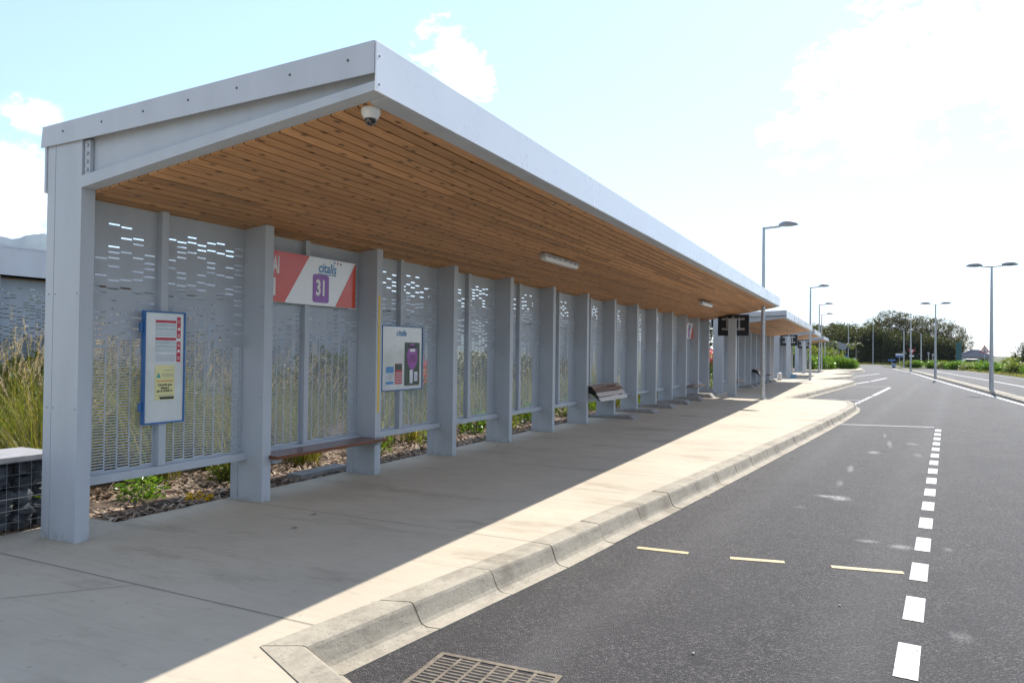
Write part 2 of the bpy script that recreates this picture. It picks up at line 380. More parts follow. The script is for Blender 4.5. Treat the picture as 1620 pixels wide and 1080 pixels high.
# arris of the saw-tooth kerb
bays = [
 [(-.7,-30),(-.7,-8),(-.7,1.9),(-.78,2.12)],
 [(-2.71,3.03),(-2.36,5.53),(-1.97,9.11),(-1.70,11.77),(-1.37,15.),(-1.07,18.03),(-.78,21.3),(-.52,24.6),(-.52,26.2),(-.7,27.7)],
 [(-2.70,28.45),(-2.21,33.84),(-1.6,40.5),(-1.04,47.),(-1.02,49.2),(-1.2,50.6)],
 [(-3.15,50.9),(-2.2,55.5),(-1.35,60.),(-1.36,62.),(-1.5,63.)],
 [(-3.0,63.8),(-2.3,68.6),(-1.65,73.6),(-1.7,75.2),(-1.8,76)],
 [(-3.1,76.8),(-2.4,80),(-1.05,84.2),(-.95,90),(-1.1,96),(-2.2,99)],
]
arris = [p for b_ in bays for p in b_]
prof = [(-.2,.004),(-.025,.004),(-.006,-.003),(.004,-.02),(.04,-.112),(.055,-.134),(.085,-.148),(.155,-.153),(.155,-.24),(-.2,-.24)]
def norm2(a_, b_):
    d = Vector((b_[0]-a_[0], b_[1]-a_[1])).normalized(); return Vector((d.y,-d.x))
# offset normals at the vertices (mitred)
NV = []
for i,p in enumerate(arris):
    n1 = norm2(arris[i-1],p) if i else None; n2 = norm2(p,arris[i+1]) if i < len(arris)-1 else None
    if n1 is None: n_ = n2
    elif n2 is None: n_ = n1
    else:
        n_ = (n1+n2); n_ = n_.normalized(); n_ = n_/max(.45,n_.dot(n1))
    NV.append(n_)
k = MB(); SEG = .9; rn = random.Random(3)
for i in range(len(arris)-1):
    A, B = Vector(arris[i]), Vector(arris[i+1]); Ln = (B-A).length
    if A.y < -8.1: continue
    ns = max(1, round(Ln/SEG)); gap = .0065/Ln
    for s_ in range(ns):
        t0 = s_/ns+gap; t1 = (s_+1)/ns-gap
        dz = rn.uniform(-.003,.003); dn = rn.uniform(-.004,.004)
        ring = []
        for t in (t0,t1):
            c = A.lerp(B,t); n_ = NV[i].lerp(NV[i+1],t)
            ring.append([(c.x+n_.x*(q[0]+dn), c.y+n_.y*(q[0]+dn), q[1]+dz) for q in prof])
        m_ = len(prof)
        k.idx(ring[0]+ring[1], [(j,(j+1)%m_,(j+1)%m_+m_,j+m_) for j in range(m_)]+[tuple(range(m_-1,-1,-1)),tuple(range(m_,2*m_))])
ko = struct('kerb', k, M['kerb'])
inner = [(p[0]+NV[i].x*-.203, p[1]+NV[i].y*-.203) for i,p in enumerate(arris)]
pv = MB()
poly = inner+[(-6.15,99.),(-6.15,4.35),(-6.55,4.35),(-6.55,3.2),(-12,3.0),(-12,-30)]
pv.prism(poly, -.24, 0, 'z')
pavement = struct('pavement', pv, M['pave'])
def kx(y):  # inner line of bay 1 kerb
    ps = [p for p in inner]
    for a_,b_ in zip(ps,ps[1:]):
        if a_[1] <= y <= b_[1] and b_[1]-a_[1] > .4: return a_[0]+(b_[0]-a_[0])*(y-a_[1])/(b_[1]-a_[1])
    return -2.9
j = MB()
for y in (3.28,5.56,9.25,12.95,16.65,20.35,24.05,33,37,41,45,54,58,67,71):
    x1 = kx(y); j.face([(-6.14,y-.0025,.004),(x1,y-.0025,.004),(x1,y+.0025,.004),(-6.14,y+.0025,.004)])
def jl(a_, b_, w=.0022):
    n_ = norm2(a_,b_)*w
    j.face([(a_[0]+n_.x,a_[1]+n_.y,.004),(b_[0]+n_.x,b_[1]+n_.y,.004),(b_[0]-n_.x,b_[1]-n_.y,.004),(a_[0]-n_.x,a_[1]-n_.y,.004)])
jl((-4.41,3.27),(-5.75,1.7)); jl((-5.75,1.7),(-7.4,-.3))

struct('pavement_joint', j, M['joint'])

# planting bed and rough ground behind the shelters
pb = MB()
nx, ny = 16, 110
vs = []; rn = random.Random(9)
for iy in range(ny+1):
    for ix in range(nx+1):
        x = -6.15-ix*.42; y = 3.25+iy*.88
        if y < 4.35 : x -= .4
        z = -.035+(.05*math.sin(ix*1.1+iy*.37)+rn.uniform(-.03,.04))*(1 if ix else 0)
        vs.append((x,y,z))
pb.idx(vs,[(iy*(nx+1)+ix+1, iy*(nx+1)+ix, (iy+1)*(nx+1)+ix, (iy+1)*(nx+1)+ix+1) for iy in range(ny) for ix in range(nx)])
struct('planting_bed', pb, M['soil'])

# markings
def strip(mb, pts, w, z=RZ+.004):
    for a_,b_ in zip(pts,pts[1:]):
        n_ = norm2(a_,b_)*w/2
        mb.face([(a_[0]+n_.x,a_[1]+n_.y,z),(b_[0]+n_.x,b_[1]+n_.y,z),(b_[0]-n_.x,b_[1]-n_.y,z),(a_[0]-n_.x,a_[1]-n_.y,z)])
def dashes(mb, A, B, ln, pitch, w, off=0):
    A, B = Vector(A), Vector(B); d = (B-A).normalized(); t = off
    while t+ln <= (B-A).length+.01:
        p, q = A+d*t, A+d*(t+ln); strip(mb,[tuple(p),tuple(q)],w); t += pitch
m = MB(); dashes(m,(.165,4.52),(1.46,20.8),.55,1.003,.122); struct('bay_dash_line', m, M['roadwhite'])
m = MB(); dashes(m,(-.62,28.0),(.0,34.8),.62,1.1,.15); strip(m,[(.02,35.),(.83,44.4)],.15)
strip(m,[(-.95,48.6),(-.2,53.5)],.15); strip(m,[(-.1,54.2),(.95,62.5)],.15)
strip(m,[(-1.3,64.7),(.59,76.7)],.15); struct('bay_edge_line', m, M['roadwhite'])
m = MB(); strip(m,[(-.78,20.12),(1.35,20.62)],.09); strip(m,[(-1.9,30.75),(-1.2,31.0)],.1); strip(m,[(-.95,31.08),(-.5,31.2)],.1)
strip(m,[(-1.,44.2),(.86,45.7)],.1); strip(m,[(-1.2,60.3),(.8,61.8)],.12); struct('stop_line', m, M['roadwhite'])
m = MB()
for a_,b_ in (((-1.89,6.39),(-1.44,6.43)),((-1.09,6.455),(-.66,6.55)),((-.30,6.60),(.23,6.70))): strip(m,[a_,b_],.075)
struct('yellow_dash_line', m, M['roadyellow'])
edge = [(5.05,-30),(5.05,20),(4.92,31.8),(4.75,37),(4.53,43),(4.23,53),(3.97,63.6),(3.62,80),(3.3,90),(2.75,99),(2.3,109)]
m = MB(); strip(m,edge,.16); struct('carriageway_edge_line', m, M['roadwhite'])
m = MB(); strip(m,[(8.3,-30),(8.1,30),(7.86,51),(7.65,60.4),(7.05,74.5),(6.3,96.4)],.16); strip(m,[(11.1,-30),(11.,50),(10.75,70),(10.3,88.5),(9.6,103),(8,111)],.14)
struct('far_lane_line', m, M['roadwhite'])

# median island: a low row of kerb blocks, one solid strip
md = MB(); rn = random.Random(5)
cl = [(5.62,-20),(5.6,10),(5.42,30),(5.25,40),(5.03,50),(4.75,62),(4.35,78),(3.9,90),(3.35,100)]
def along(pl, step):
    out = []; carry = 0
    for a_,b_ in zip(pl,pl[1:]):
        A,B = Vector(a_),Vector(b_); ln = (B-A).length; t = carry
        while t < ln: out.append((A.lerp(B,t/ln),(B-A).normalized())); t += step
        carry = t-ln
    return out
for c,d in along(cl,1.0):
    n_ = Vector((d.y,-d.x)); A = c+d*.02; B = c+d*.97
    hw = .27
    pr = [(-hw,RZ-.05),(-hw,RZ+.07),(-hw+.06,RZ+.12),(hw-.06,RZ+.12),(hw,RZ+.07),(hw,RZ-.05)]
    dz = rn.uniform(-.004,.004)
    ring = [[(P.x+n_.x*u,P.y+n_.y*u,w+dz) for u,w in pr] for P in (A,B)]
    md.idx(ring[0]+ring[1], [(q,(q+1)%6,(q+1)%6+6,q+6) for q in range(6)]+[(5,4,3,2,1,0),(6,7,8,9,10,11)])
struct('median_kerb', md, M['kerb'])
# raised verge with the hedge right of the road
v = MB()
v.face([(11.3,-40,-.13),(80,-40,-.05),(80,150,.2),(14,150,.1),(8.2,113,-.1),(9.8,103,-.12),(10.5,88.5,-.13),(10.95,70,-.13),(11.2,50,-.13)])
struct('verge', v, M['ground'])
v = MB(); v.face([(4.0,103,-.13),(3.2,103,-.13),(2.6,110,-.13),(1.,128,-.1),(5,128,-.1),(7.4,114,-.12)]); struct('traffic_island', v, M['ground'])

# far mountain range
h = MB(); rn = random.Random(21); n = 700; rows = []
import math as _m
def ridge(az):
    e = 7.0+.22*_m.sin((az+61)*.9)+.13*_m.sin(az*2.3)+.04*_m.sin(az*5.1+1)+.015*_m.sin(az*13)
    if az > -50: e *= max(.12, 1-(az+50)/38)
    return e
for i in range(n+1):
    az = -110+95*i/n
    col_ = []
    for t in range(9):
        d = 3000+t*420; hh = ridge(az)*(t/8)**.75
        d2 = d; z = d2*_m.tan(R(hh))*(1+.03*_m.sin(az*.9+t*.8)+.02*_m.sin(az*2.3-t*.6)) if t else -2
        if t == 8: z = d2*_m.tan(R(ridge(az)))
        col_.append((d2*_m.sin(R(az)), d2*_m.cos(R(az)), z))
    rows.append(col_)
h.sm = True
h.idx([p for r_ in rows for p in r_],[(i*9+t,(i+1)*9+t,(i+1)*9+t+1,i*9+t+1) for i in range(n) for t in range(8)])
struct('hills', h, M['mountain'])
h = MB(); h.sm = True
for i in range(40):
    pass
hx = [(-60+i*6, 205+8*_m.sin(i*.9), 8.3+.5*_m.sin(i*.6)) for i in range(8)]

# ------------------------------------------------------------------ bus shelter
PITCH = 1.9; FT = .12
def fin_mesh(z1, screws=True):
    b = MB()
    b.box(-.45,0,0,-.346,FT,z1); b.box(-.347,.006,0,-.339,FT-.006,z1-.004); b.box(-.34,0,0,0,FT,z1)
    if screws:
        b.cur = 1
        for z in (1.08,2.02):
            for x in (-.40,-.315,-.03):
                for yy,s_ in ((0,-1),(FT,1)):
                    n0 = 8; c = [(x+.0065*_m.cos(q*_m.pi/4), z+.0065*_m.sin(q*_m.pi/4)) for q in range(8)]
                    b.prism(c, yy, yy+s_*.003, 'y')
    return b.mesh('column',[M['paint'],M['bolt']])
FIN = fin_mesh(2.9)
FINEND = fin_mesh(3.29)
def panel_mesh(width, cols, seed, name='perforated_panel'):
    rn = random.Random(seed); b = MB(); z0, z1 = .49, 2.86; rp = .0245; sh = .0138; T = .0035
    def rect(y0,y1,a_,c_):
        b.box(-T/2,y0,a_,T/2,y1,c_)
    mg = .018; cp = (width-2*mg)/cols; web = .0115
    ys = [mg+i*cp for i in range(cols+1)]
    rect(0,ys[0]+web/2,z0,z1); rect(ys[-1]-web/2,width,z0,z1)
    for i in range(1,cols): rect(ys[i]-web/2,ys[i]+web/2,z0,z1)
    for i in range(cols):
        y0 = ys[i]+web/2; y1 = ys[i+1]-web/2; z = z0+.03+(rp/2 if i%2 else 0); last = z0
        bias = rn.uniform(-.12,.12)
        while z+sh < z1-.19:
            zz = z+bias
            pr = 1 if zz < 1.62 else (.75 if zz < 1.74 else (.55 if zz < 1.88 else (.42 if zz < 2.3 else .3)))
            if rn.random() < pr and not (zz > 1.8 and z-last < rp*1.2):
                rect(y0,y1,last,z); last = z+sh
            z += rp
        rect(y0,y1,last,z1)
    return b.mesh(name, M['panel'])
G0 = FT; GW = PITCH-FT; ML = .74; MW = .075
PL = [panel_mesh(ML-.0, 6, 11+i) for i in range(3)]
PR = [panel_mesh(GW-ML-MW+.0, 8, 31+i) for i in range(3)]
b = MB(); b.box(-.32,0,.50,-.235,MW,2.86); MUL = b.mesh('mullion',M['paint'])
b = MB(); b.box(-.335,0,.425,-.215,GW,.498); RAIL = b.mesh('bottom_rail',M['paint'])

def shelter(nb, loc, scale, taper, dz, label, rz=0, back=0):
    root = empty('bus_shelter', loc, rz, scale); tag(root,label,'bus shelter','bus shelters along the platform')
    Ln = nb*PITCH+FT+.08
    fx = lambda y: 2.84-taper*max(0,y)/Ln
    dzf = lambda y: dz*max(0,y)/Ln
    for i in range(nb+1):
        me = FINEND if i in (0,nb) else FIN
        o = link('column', me, root, (-back if i == 0 else 0,i*PITCH,0), .003 if i < 8 else 0)
    for i in range(nb):
        y = i*PITCH+G0
        link('perforated_panel', PL[i%3], root, (-.30,y,0)); link('perforated_panel', PR[(i*2)%3], root, (-.30,y+ML+MW,0))
        link('mullion', MUL, root, (0,y+ML,0), .002); link('bottom_rail', RAIL, root, (0,y,0), .003)
    # soffit boards
    b = MB(); b.c = []; rn = random.Random(17); NB = 27
    def sof(u,y,dn=0):   # u 0..1 across
        x = -.38+(fx(y)-.135+.38)*u; z = 2.872+.1235*x*(2.84/fx(y))+dzf(y)*max(0,x)/2.84
        return (x,y,z+dn)
    for r_ in range(NB):
        u0 = r_/NB+.0024; u1 = (r_+1)/NB-.0024
        y = .125; first = True
        while y < Ln-.02:
            ln = rn.uniform(3.2,5.2) if not first else rn.uniform(.6,3.8); first = False
            y2 = min(Ln-.02, y+ln)
            if Ln-y2 < .4: y2 = Ln-.02
            n0 = len(b.v); dn = rn.uniform(-.002,.002)
            b.hexa([sof(u0,y,dn),sof(u1,y,dn),sof(u1,y2,dn),sof(u0,y2,dn),sof(u0,y,.016),sof(u1,y,.016),sof(u1,y2,.016),sof(u0,y2,.016)])
            t = rn.choice([rn.uniform(.84,1.1),rn.uniform(.92,1.18),rn.uniform(.7,.96)])
            b.c += [t]*(len(b.v)-n0); y = y2+.003
    b.build('soffit',M['soffit'],root)
    # roof: dark void above the boards + top sheet
    b = MB(); b.cur = 1
    nseg = 12
    for q in range(nseg):
        ya = .1+(Ln-.13)*q/nseg; yb = .1+(Ln-.13)*(q+1)/nseg
        for u in range(6):
            ua, ub = u/6, (u+1)/6
            b.face([sof(ua,ya,.03),sof(ua,yb,.03),sof(ub,yb,.03),sof(ub,ya,.03)])
    b.cur = 0
    b.hexa([(-.58,.0,3.38),(fx(0)-.01,.0,3.50),(fx(Ln)-.01,Ln,3.50+dz),(-.58,Ln,3.38),(-.58,.0,3.412),(fx(0)-.01,.0,3.532),(fx(Ln)-.01,Ln,3.532+dz),(-.58,Ln,3.412)])
    b.build('roof',[M['roofsheet'],M['void']],root)
    # front fascia: folded sheet, with its underside return
    for y0,y1 in ([(-.012,Ln*.93),(Ln*.93+.004,Ln+.012)]):
        b = MB()
        def F(x,y,z): return (fx(y)+x, y, z+dzf(y))
        b.hexa([F(-.012,y0,3.222),F(0,y0,3.222),F(0,y1,3.222),F(-.012,y1,3.222),F(-.012,y0,3.54),F(0,y0,3.54),F(0,y1,3.54),F(-.012,y1,3.54)])
        b.cur = 1
        for z in (3.27,3.45): b.prism([(y0+.03+.008*_m.cos(w*_m.pi/4),z+dzf(y0)+.008*_m.sin(w*_m.pi/4)) for w in range(8)],fx(y0+.03)-.001,fx(y0+.03)+.003,'x')
        b.build('fascia',[M['fascia'],M['bolt']],root,bevel=.003)
    b = MB()
    def F(x,y,z): return (fx(y)+x, y, z+dzf(y))
    b.hexa([F(-.14,.12,3.2),F(-.013,.12,3.216),F(-.013,Ln-.01,3.216),F(-.14,Ln-.01,3.2),F(-.14,.12,3.235),F(-.013,.12,3.25),F(-.013,Ln-.01,3.25),F(-.14,Ln-.01,3.235)])
    b.build('fascia_return',M['paint'],root)
    b = MB(); b.box(-.578,-.012,2.87,-.553,Ln+.012,3.402); b.build('back_fascia',M['roofsheet'],root,bevel=.003)
    # end beams and verge flashings
    for s_,y0 in ((1,0.),(-1,Ln)):
        b = MB(); Y = lambda t: y0+s_*t
        ff = fx(y0); dd = dzf(y0)
        x0 = .003-back if s_ > 0 else .003
        lo = [(x0,2.876 if s_ > 0 and back else 2.888),(ff-.014,3.232+dd),(ff-.014,3.292+dd),(x0,2.973 if s_ > 0 and back else 2.985)]
        b.prism(lo, Y(-.004), Y(.124), 'y')
        b.prism([(x0,2.965),(ff-.014,3.287+dd),(ff-.014,3.50+dd),(x0,3.36)], Y(.055), Y(.068), 'y')
        be = b.build('end_beam',M['paint'],root,bevel=.002)
        b = MB(); b.box(x0+.003,min(Y(.02),Y(.05)),2.985,x0+.072,max(Y(.02),Y(.05)),3.26)
        b.cur = 1
        for q in range(4):
            c = [(x0+.042+.014*_m.cos(w*_m.pi/3),3.02+q*.066+.014*_m.sin(w*_m.pi/3)) for w in range(6)]
            b.prism(c, Y(.02), Y(.006), 'y')
        b.build('bolted_plate',[M['paint'],M['galv']],be)
        b = MB()
        b.prism([(-.615,3.25),(-.12,3.258),(ff-.013,3.335+dd),(ff-.013,3.541+dd),(-.595,3.42)], Y(-.022), Y(-.012), 'y')
        b.prism([(-.595,3.42),(ff-.013,3.541+dd),(ff-.013,3.536+dd),(-.595,3.412)], Y(-.012), Y(.09), 'y')
        b.cur = 1
        for q in range(7):
            u = .08+q*.145; x = -.59+(ff+.54)*u; z = 3.345+(.105+dd)*u
            c = [(x+.009*_m.cos(w*_m.pi/4),z+.009*_m.sin(w*_m.pi/4)) for w in range(8)]
            b.prism(c, Y(-.022), Y(-.026), 'y')
        b.build('verge_flashing',[M['roofsheet'],M['bolt']],root)
    return root
s1 = shelter(13,(-5.65,3.71,0),(1,1,1),.29,.13,'nearest grey bus shelter with slatted wood ceiling and fin columns',0,.1)
s2 = shelter(9,(-5.36,29.7,0),(.84,.98,.925),.3,.0,'second grey bus shelter, behind the nearest black display panel')
s3 = shelter(5,(-5.74,52.6,0),(.79,1,.925),.25,.0,'third grey bus shelter along the platform, half hidden by the second one')
s4 = shelter(5,(-5.98,70.,0),(.73,1,.905),.1,.0,'small last grey bus shelter beside the leafy green shrubs')
# second row, seen from the back
s5 = shelter(9,(-14.75,22.95,0),(1,1,1),.1,.0,'grey shelter of the other row, seen from behind above the tall grass',R(180))
s5['group'] = 'shelters of the row behind'
s6 = shelter(9,(-14.75,44.95,0),(1,1,1),.1,.0,'grey shelter of the row behind, glimpsed past the far end of the nearest shelter',R(180))
s6['group'] = 'shelters of the row behind'

# footings of the last columns
for i in range(7,14):
    y = 3.71+PITCH*i; b = MB()
    hh = .05+.014*(i-7)
    if i < 13:
        b.hexa([(-6.2,y-.22,-.01),(-5.05,y-.22,-.01),(-5.05,y+.28,-.01),(-6.2,y+.28,-.01),(-6.2,y-.22,hh),(-5.2,y-.22,hh+.03),(-5.2,y+.28,hh+.03),(-6.2,y+.28,hh)])
    else:
        b.lathe([(.46,-.01),(.44,.05),(.3,.16),(.27,.2),(0,.2)],(-5.78,y+.06,0),18)
    o = b.build('column_footing', M['footing'], bevel=.008)
    lab = {7:'low concrete footing pad below the leaning perch',13:'round flared concrete footing under the last column of the near shelter',12:'sunlit concrete footing pad beside the far bench'}.get(i,'low shaded concrete footing pad at the foot of a grey fin column')
    tag(o,lab,'footing','concrete footings of the shelter columns')
for i in range(3,9):
    y = 29.7+PITCH*.98*i; b = MB()
    b.hexa([(-5.9,y-.22,-.01),(-4.95,y-.22,-.01),(-4.95,y+.28,-.01),(-5.9,y+.28,-.01),(-5.9,y-.22,.06),(-5.05,y-.22,.1),(-5.05,y+.28,.1),(-5.9,y+.28,.06)])
    tag(b.build('column_footing', M['footing']),'small concrete footing pad at a fin column of the second shelter','footing','footings of the second shelter')

# ------------------------------------------------------------------ shelter fittings
def bench():
    r = empty('bench',(0,0,0)); tag(r,None,'bench','wooden benches in the shelters')
    s_ = MB()
    for q in range(4):
        x0 = -.33+q*.118; s_.box(x0,.0,.435,x0+.108,1.93,.472)
    s_.build('seat',M['bench'],r,bevel=.006)
    for y in (.05,1.80):
        b = MB(); b.prism([(-.3,.434),(.08,.434),(.05,.385),(-.16,.36),(-.3,.36)],y,y+.09,'y'); b.build('bracket',M['paint'],r,bevel=.003)
    return r
# seat local x: fins' front face = 0 ; y=0 at column's far side
b1 = bench(); b1.location = (-5.66,5.70,0); b1['label'] = 'varnished brown wooden bench below the red and white route sign'
b3 = copy_tree(b1); b3.location = (-5.56,3.71+1.9*11+.14,0); b3['label'] = 'wooden bench with sunlit front edge at the far end of the near shelter'
b3['group'] = 'wooden benches in the shelters'
b4 = copy_tree(b1); b4.location = (-5.2,29.7+1.862*1+.1,0); b4['label'] = 'reddish bench behind the post of the nearest black display'
b4['group'] = 'wooden benches in the shelters'; b4.scale = (.8,.9,.9)
b5 = copy_tree(b1); b5.location = (-5.2,29.7+1.862*7,0); b5['label'] = 'bench beside the white bin at the end of the second shelter'
b5['group'] = 'wooden benches in the shelters'; b5.scale = (.8,.9,.9)

def perch():
    r = empty('leaning_perch'); tag(r,None,'perch','leaning perches in the shelters')
    pts = [(-.10,.845,8),(.03,.825,-14),(.125,.745,-38),(.195,.645,-50),(.255,.54,-56)]
    for i,(x,z,a_) in enumerate(pts[:]):
        b = MB(); Mx = Matrix.Translation((x,.95,z)) @ Matrix.Rotation(R(-a_),4,'Y'); b.xbox(Mx,.05,.95,.014); b.build('slat',M['perch_lit' if i > 2 else 'perch'],r,bevel=.004)
    for y in (.1,1.72):
        b = MB(); b.prism([(-.2,.83),(-.08,.825),(.03,.80),(.11,.725),(.18,.63),(.235,.53),(.2,.5),(.1,.6),(.0,.66),(-.2,.68)],y,y+.03,'y'); b.build('bracket',M['black'],r)
    return r
p1 = perch(); p1.location = (-5.62,3.71+1.9*6+.08,0); p1['label'] = 'curved slatted leaning perch with sunlit lower slats in the near shelter'
p2 = copy_tree(p1); p2.location = (-5.3,29.7+1.862*4.6,0); p2.scale = (.9,.95,.95); p2['label'] = 'small curved leaning perch in the second shelter, left of the tall lamp post'; p2['group'] = 'leaning perches in the shelters'

# route sign
def sign():
    r = empty('route_sign'); tag(r,None,'sign','red and white route signs')
    W0, W1, Z0, Z1 = .112, 1.70, 2.10, 2.665   # local y, z ; x=0 is the face
    b = MB(); b.box(-.03,W0,Z0,0,W1,Z1); b.build('board',M['signwhite'],r,bevel=.003)
    b = MB(); b.prism([(W0+.003,Z0+.003),(.47,Z0+.003),(.86,Z1-.003),(W0+.003,Z1-.003)],.0012,.003,'x'); b.build('red_field',M['redsign'],r)
    b = MB(); b.prism([(1.32,Z0+.003),(W1-.003,Z0+.003),(W1-.003,Z1-.003)],.0012,.003,'x'); b.build('red_corner',M['redsign'],r)
    wall_text('QUAI',.004,.385,2.50,.255,M['whitetxt'],r,bold=.009,sx=.42,align='RIGHT')
    wall_text('1',.004,.352,2.255,.25,M['whitetxt'],r,bold=.012,sx=.62,align='RIGHT')
    c = []
    for cx,cy,a0 in ((1.165,2.43,0),(.955,2.43,90),(.955,2.17,180),(1.165,2.17,270)):
        for q in range(5):
            t = R(a0+q*22.5); c.append((cx+.035*_m.cos(t),cy+.035*_m.sin(t)))
    b = MB(); b.prism(c,.0012,.003,'x'); bd = b.build('route_badge',M['purple'],r)
    wall_text('31',.004,1.06,2.30,.25,M['whitetxt'],bd,name='route_number',bold=.009,sx=.72)
    wall_text('citalis',.003,1.17,2.545,.165,M['bluetxt'],r,name='operator_name',shear=.18,bold=.002,sx=.86)
    wall_text('le réseau de transport urbain de la CINOR',.003,1.17,2.475,.025,M['bluetxt'],r,name='small_print',sx=.75)
    b = MB()
    for q,(mm,dy) in enumerate(((0,0),(1,.07),(2,.14))):
        b.cur = mm; cc = [(1.30+dy*.8+.012*_m.cos(w*_m.pi/5),2.632-.004*q+.014*_m.sin(w*_m.pi/5)) for w in range(10)]; b.prism(cc,.0012,.003,'x')
    b.build('logo_dots',[M['bluetxt'],M['redtab'],M['darkgreen']],r)
    return r
sg = sign(); sg.location = (-5.85,5.63,0); sg['label'] = 'red and white sign reading QUAI 1 with purple 31 badge, above the brown bench'
sg2 = copy_tree(sg); sg2.location = (-5.85,3.71+1.9*11+.12+.12,0); sg2['label'] = 'second red and white route sign, small at the far end of the near shelter'; sg2['group'] = 'red and white route signs'

# narrow timetable case
def frame(mb, y0,y1,z0,z1,w,x0,x1):
    mb.box(x0,y0,z0,x1,y0+w,z1); mb.box(x0,y1-w,z0,x1,y1,z1); mb.box(x0,y0+w,z0,x1,y1-w,z0+w); mb.box(x0,y0+w,z1-w,x1,y1-w,z1)
pc = empty('timetable_case',(-5.86,4.38,.89)); tag(pc,'narrow blue framed timetable case with a yellow notice on the first panel','timetable case')
b = MB(); frame(b,0,.435,0,1.03,.015,-.035,.012); b.box(-.03,-.03,.12,-.005,0,.2); b.box(-.03,-.03,.84,-.005,0,.92); b.build('frame',M['blue'],pc,bevel=.002)
b = MB(); b.box(-.03,.015,.015,0,.42,1.015); b.build('back_panel',M['paper'],pc)
def rect(mb,y0,y1,z0,z1,x=.003): mb.box(.0005,y0,z0,x,y1,z1)
def lines(mb,y0,y1,z0,z1,n,sd,x=.0045,h=.35):
    rn = random.Random(sd); dz = (z1-z0)/n
    for q in range(n):
        y = y0
        while y < y1-.004:
            w = rn.uniform(.008,.03); 
            mb.box(.003,y,z0+q*dz,x,min(y1,y+w),z0+q*dz+dz*h); y += w+.006
b = MB(); rect(b,.115,.335,.56,.985); ts = b.build('timetable_sheet',M['sheetw'],pc)
b = MB()
for z in (.925,.765): b.box(.003,.118,z,.0045,.333,z+.024)
b.build('red_header',M['redtab'],ts)
b = MB()
for z in (.895,.86,.81,.735,.70,.66): b.box(.003,.118,z,.0045,.333,z+.004)
b.build('teal_rule',M['teal'],ts)
b = MB()
for z0 in (.87,.905,.83,.71,.745,.675): lines(b,.122,.33,z0,z0+.016,2,int(z0*900))
lines(b,.122,.33,.57,.64,7,5); b.build('printed_lines',M['signback'],ts)
b = MB(); rect(b,.345,.385,.785,.985); rect(b,.345,.385,.565,.755); tb = b.build('red_tab',M['redtab'],pc)
b = MB()
for z in (.86,.655): b.box(.003,.352,z,.0045,.378,z+.022)
for z in (.80,.93,.59,.71): lines(b,.352,.378,z,z+.03,2,int(z*333))
b.build('tab_lettering',M['whitetxt'],tb)
b = MB(); rect(b,.12,.325,.215,.535); nt_ = b.build('yellow_notice',M['notice'],pc)
b = MB(); b.prism([(.132,.42),(.178,.42),(.155,.468)],.003,.0045,'x'); b.build('warning_triangle',M['teal'],nt_)
b = MB(); lines(b,.19,.315,.43,.465,3,8); lines(b,.13,.315,.255,.27,1,4); lines(b,.21,.315,.485,.50,1,2); b.build('printed_lines',M['signback'],nt_)
b = MB(); lines(b,.135,.312,.385,.398,1,9,h=.7); b.build('orange_line',M['orange'],nt_)
for q,t in enumerate(('Cet arrêt sera','desservi','par la LIGNE 31')): wall_text(t,.004,.222,.355-q*.028,.031,M['ink'],nt_,bold=.0006,sx=.82)
b = MB(); b.prism([(.175,.222),(.32,.222),(.32,.245),(.165,.245)],.003,.0045,'x'); b.build('black_bar',M['ink'],nt_)

# wider poster case
pc = empty('poster_case',(-5.86,7.91,1.03)); tag(pc,'wide blue framed poster case with a purple poster on the third bay','poster case')
b = MB(); frame(b,0,.975,0,.89,.013,-.035,.012); b.build('frame',M['blue'],pc,bevel=.002)
b = MB(); b.box(-.03,.013,.013,0,.962,.877); b.build('back_panel',M['paper'],pc)
b = MB(); rect(b,.53,.90,.06,.665); po = b.build('dark_poster',M['darkgreen'],pc)
b = MB()
c = [(.715+.13*_m.cos(q*_m.pi/10),.47+.185*_m.sin(q*_m.pi/10)) for q in range(20)]; b.prism(c,.003,.0045,'x')
b.prism([(.68,.3),(.75,.3),(.735,.16),(.7,.16)],.003,.0043,'x'); b.build('balloon_shape',M['purple2'],po)
b = MB(); b.prism([(.655,.535),(.78,.535),(.78,.575),(.655,.575)],.0046,.006,'x'); b.build('white_headline',M['whitetxt'],po)
b = MB(); lines(b,.64,.8,.40,.50,4,3,.006); b.box(.0046,.62,.585,.006,.81,.62); b.build('dark_lines',M['ink'],po)
b = MB(); rect(b,.655,.73,.09,.28,.0055); rect(b,.765,.85,.12,.25,.0055); b.build('pale_figure',M['sheetw'],po)
b = MB(); lines(b,.775,.84,.14,.23,4,13,.007); b.build('pink_print',M['purple2'],po)
b = MB(); rect(b,.1,.27,.08,.33); le = b.build('blue_leaflet',M['sheetw'],pc)
b = MB(); b.box(.003,.1,.245,.0045,.27,.33); b.box(.003,.1,.09,.0045,.27,.13); b.build('blue_block',M['bluetxt'],le)
b = MB(); lines(b,.11,.26,.15,.235,6,23); b.build('printed_lines',M['signback'],le)
b = MB(); rect(b,.305,.47,.09,.37); le = b.build('red_leaflet',M['redtab'],pc)
b = MB(); b.box(.003,.31,.28,.0045,.465,.365); b.build('photo_block',M['darkgreen'],le)
b = MB(); lines(b,.315,.46,.11,.26,7,29); b.build('printed_lines',M['sheetw'],le)
wall_text('citalis',.003,.45,.79,.12,M['bluetxt'],pc,name='operator_name',shear=.18,bold=.0015,sx=.9)
b = MB(); b.box(0,0,0,.0012,.042,1.49); tag(b.build('yellow_strip',M['yellowtape'],None,(-5.6495,3.71+3.8+.035,.79)),'vertical yellow adhesive strip on the front edge of a grey column','tape strip')

